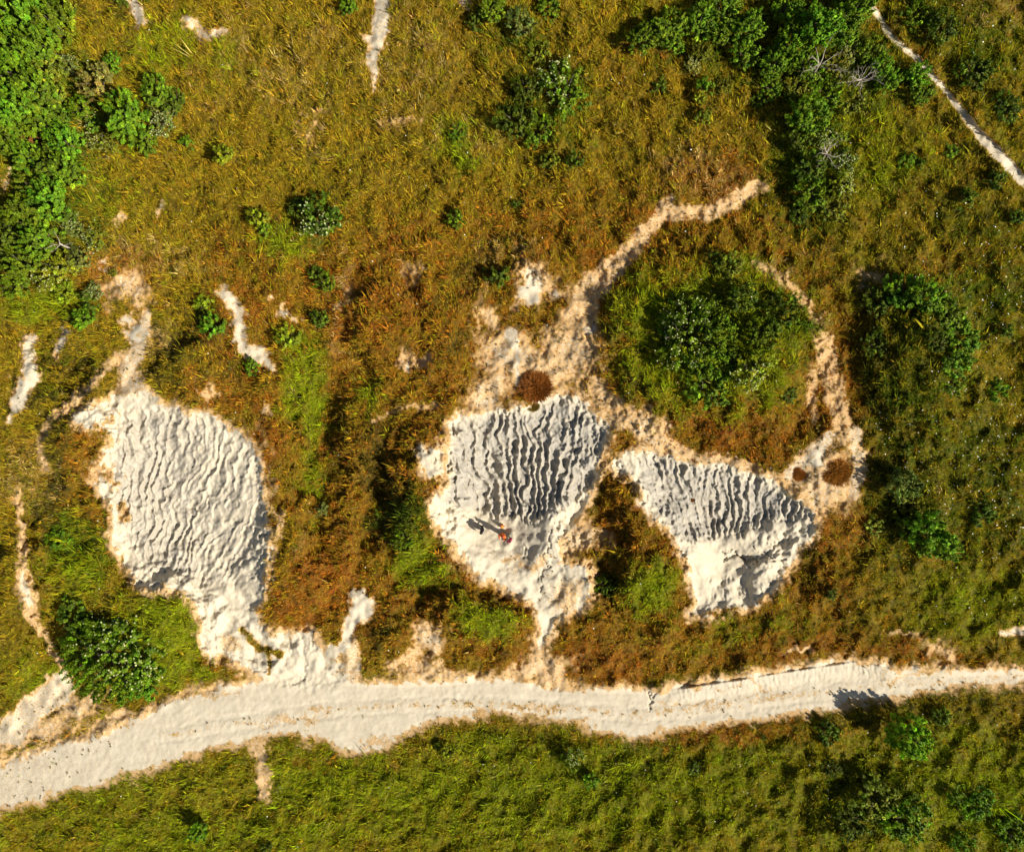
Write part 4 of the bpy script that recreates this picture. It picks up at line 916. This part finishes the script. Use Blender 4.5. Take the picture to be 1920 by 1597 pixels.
def person(u, v, face_deg, label, top, legs, hair, shoe, hands, ht=1.72, stride=.10):
    """hands: the two wrist positions (x right, y forward, z up) for a 1.72 m figure."""
    x, y, z = at(u, v)
    root = empty('person', (x, y, z)); root.rotation_euler = (0, 0, math.radians(face_deg)); k = ht / 1.72; root.scale = (k, k, k)
    tag(root, label, 'person', 'walkers on the chalk')
    def arm(s, wpos, grow=0.0, fingers=True):
        sh = Vector((.19 * s, 0, 1.41)); w = Vector(wpos)
        mid = (sh + w) / 2; d = (w - sh).length
        drop = math.sqrt(max(.0, .27 ** 2 - (d / 2) ** 2)) if d < .54 else .02
        el = mid + Vector((.45 * s, -.25, -.85)).normalized() * drop
        e = grow
        return sh, el, w
    body = [(None, [('hip', (0, 0, .95), (.15, .105)), ('waist', (0, 0, 1.10), (.125, .09)), ('chest', (0, .01, 1.30), (.16, .105)), ('neckb', (0, 0, 1.46), (.065, .06)), ('neck', (0, .01, 1.52), (.052, .052)), ('jaw', (0, .025, 1.575), (.062, .072)), ('skull', (0, .015, 1.645), (.076, .092)), ('crown', (0, .005, 1.70), (.055, .065))]),
            ('jaw', [('nose', (0, .105, 1.605), (.012, .014))])]
    jack = [(None, [('hem', (0, 0, .74), (.215, .165)), ('hip', (0, 0, .90), (.205, .155)), ('waist', (0, 0, 1.10), (.18, .14)), ('chest', (0, .01, 1.30), (.205, .15)), ('neckb', (0, 0, 1.47), (.11, .10)), ('collar', (0, .005, 1.53), (.082, .082))])]
    trou = [(None, [('waist', (0, 0, 1.06), (.17, .13)), ('hip', (0, 0, .97), (.18, .14)), ('crotch', (0, 0, .87), (.17, .135))])]
    for s, nm in ((-1, 'l'), (1, 'r')):
        sh, el, w = arm(s, hands[0 if s < 0 else 1])
        dr = (w - el).normalized(); sd = dr.cross(Vector((0, 0, 1))).normalized() if abs(dr.z) < .98 else Vector((1, 0, 0))
        body.append(('chest', [(nm + 'sh', tuple(sh), (.055, .055)), (nm + 'el', tuple(el), (.040, .040)), (nm + 'wr', tuple(w), (.026, .022)), (nm + 'pa', tuple(w + dr * .065), (.036, .018))]))
        for fi, (o_, ln) in enumerate(((-.030, .070), (-.010, .082), (.010, .078), (.030, .062))):
            b0 = w + dr * .085 + sd * o_; b1 = b0 + dr * ln * .5 + Vector((0, 0, -.012)); b2 = b1 + (dr * .8 + Vector((0, 0, -.6))).normalized() * ln * .5
            body.append((nm + 'pa', [(nm + 'f%da' % fi, tuple(b0), (.009, .009)), (nm + 'f%db' % fi, tuple(b1), (.0085, .0085)), (nm + 'f%dc' % fi, tuple(b2), (.007, .007))]))
        t0 = w + dr * .03 - sd * .036 * s; t1 = t0 + dr * .035 - sd * .02 * s
        body.append((nm + 'wr', [(nm + 'ta', tuple(t0), (.010, .010)), (nm + 'tb', tuple(t1), (.008, .008))]))
        fy = stride * s
        lp = [(nm + 'hp', (.09 * s, 0, .90), (.088, .09)), (nm + 'kn', (.10 * s, fy * .45 + .02, .50), (.058, .06)), (nm + 'ca', (.10 * s, fy * .8, .34), (.054, .058)), (nm + 'an', (.10 * s, fy, .09), (.036, .04))]
        body.append(('hip', lp + [(nm + 'to', (.11 * s, fy + .12, .035), (.036, .024))]))
        jack.append(('chest', [(nm + 'sh', tuple(sh), (.092, .092)), (nm + 'el', tuple(el), (.074, .074)), (nm + 'wr', tuple(w), (.056, .056))]))
        trou.append(('crotch', [(nm + 'hp', (.095 * s, 0, .82), (.125, .125)), (nm + 'kn', (.10 * s, fy * .45 + .02, .50), (.100, .104)), (nm + 'ca', (.10 * s, fy * .8, .32), (.092, .098)), (nm + 'an', (.10 * s, fy, .12), (.080, .084)), (nm + 'cu', (.10 * s, fy, .05), (.078, .082))]))
    skin_mesh('body', body, SKIN, root, 2); skin_mesh('jacket', jack, top, root); skin_mesh('trousers', trou, legs, root)
    for s in (-1, 1): lump('shoe', (.105 * s, stride * s + .05, .035), (.048, .14, .045), shoe, root, cut=-.75)
    lump('hair', (0, -.012, 1.665), (.098, .112, .098), hair, root, cut=-.35)
    for s in (-1, 1): lump('eye', (.032 * s, .098, 1.635), (.012, .008, .010), EYE, root, 8, 5)
    return root
ORANGE, MAROON, BLACKC = plain('orange_cloth', (.78, .17, .03)), plain('magenta_cloth', (.42, .03, .09)), plain('black_cloth', (.022, .020, .024))
DENIM, HAIR_D, HAIR_B, SHOE = plain('dark_denim', (.035, .045, .075)), plain('black_hair', (.018, .014, .012)), plain('brown_hair', (.085, .045, .022)), plain('grey_shoes', (.12, .11, .10))
KHAKI = plain('khaki_cloth', (.20, .17, .11)); GREYC = plain('grey_green_cloth', (.13, .14, .11))
person(905, 990, 70, 'person in black standing alone on the white chalk floor', BLACKC, DENIM, HAIR_D, SHOE, ((-.25, .05, .86), (.25, .08, .86)), 1.74)
person(943, 999, 150, 'person in an orange jacket with raised elbows, largest shadow', ORANGE, KHAKI, plain('red_cap', (.34, .05, .02)), SHOE, ((-.20, .26, 1.28), (.10, .28, 1.42)), 1.74)
person(956, 1010, 40, 'small person in a magenta top next to the orange jacket', MAROON, DENIM, HAIR_B, SHOE, ((-.22, .12, .95), (.22, .20, 1.0)), 1.25)

def rucksack(name, u, v, sc, rot, mat, mat2, label):
    x, y, z = at(u, v)
    root = empty(name, (x, y, z)); root.rotation_euler = (0, 0, rot); root.scale = (sc, sc, sc); tag(root, label, 'bag', 'bags on the chalk floor')
    bm = bmesh.new(); bmesh.ops.create_cube(bm, size=1)
    for w in bm.verts:
        w.co = Vector((w.co.x * .34 * (1 - .15 * (w.co.z > 0)), w.co.y * .24 * (1 - .25 * (w.co.z > 0)), (w.co.z + .5) * .46))
    bmesh.ops.bevel(bm, geom=bm.edges[:], offset=.06, segments=3, affect='EDGES', profile=.6)
    me = bpy.data.meshes.new('sack'); bm.to_mesh(me); bm.free(); me.materials.append(mat)
    me.polygons.foreach_set('use_smooth', [True] * len(me.polygons))
    o = bpy.data.objects.new('sack', me); COL.objects.link(o); o.parent = root
    lump('lid', (0, 0, .46), (.15, .11, .055), mat2, root)
    lump('pocket', (0, .125, .17), (.11, .045, .12), mat2, root)
    for s in (-1, 1):
        vv, ff = tubes([[((.09 * s, -.09, .42), .018), ((.10 * s, -.17, .34), .018), ((.11 * s, -.17, .18), .018), ((.12 * s, -.10, .06), .018)]], 6)
        mesh_obj('strap', vv, ff, BLACKC, root)
rucksack('rucksack', 942, 986, .9, 2.4, ORANGE, plain('amber_cloth', (.75, .30, .06)), 'orange rucksack standing on the chalk uphill of the walkers')
rucksack('rucksack', 955, 1001, .55, .8, GREYC, GREYC, 'small grey-green bag between the orange and magenta walkers')
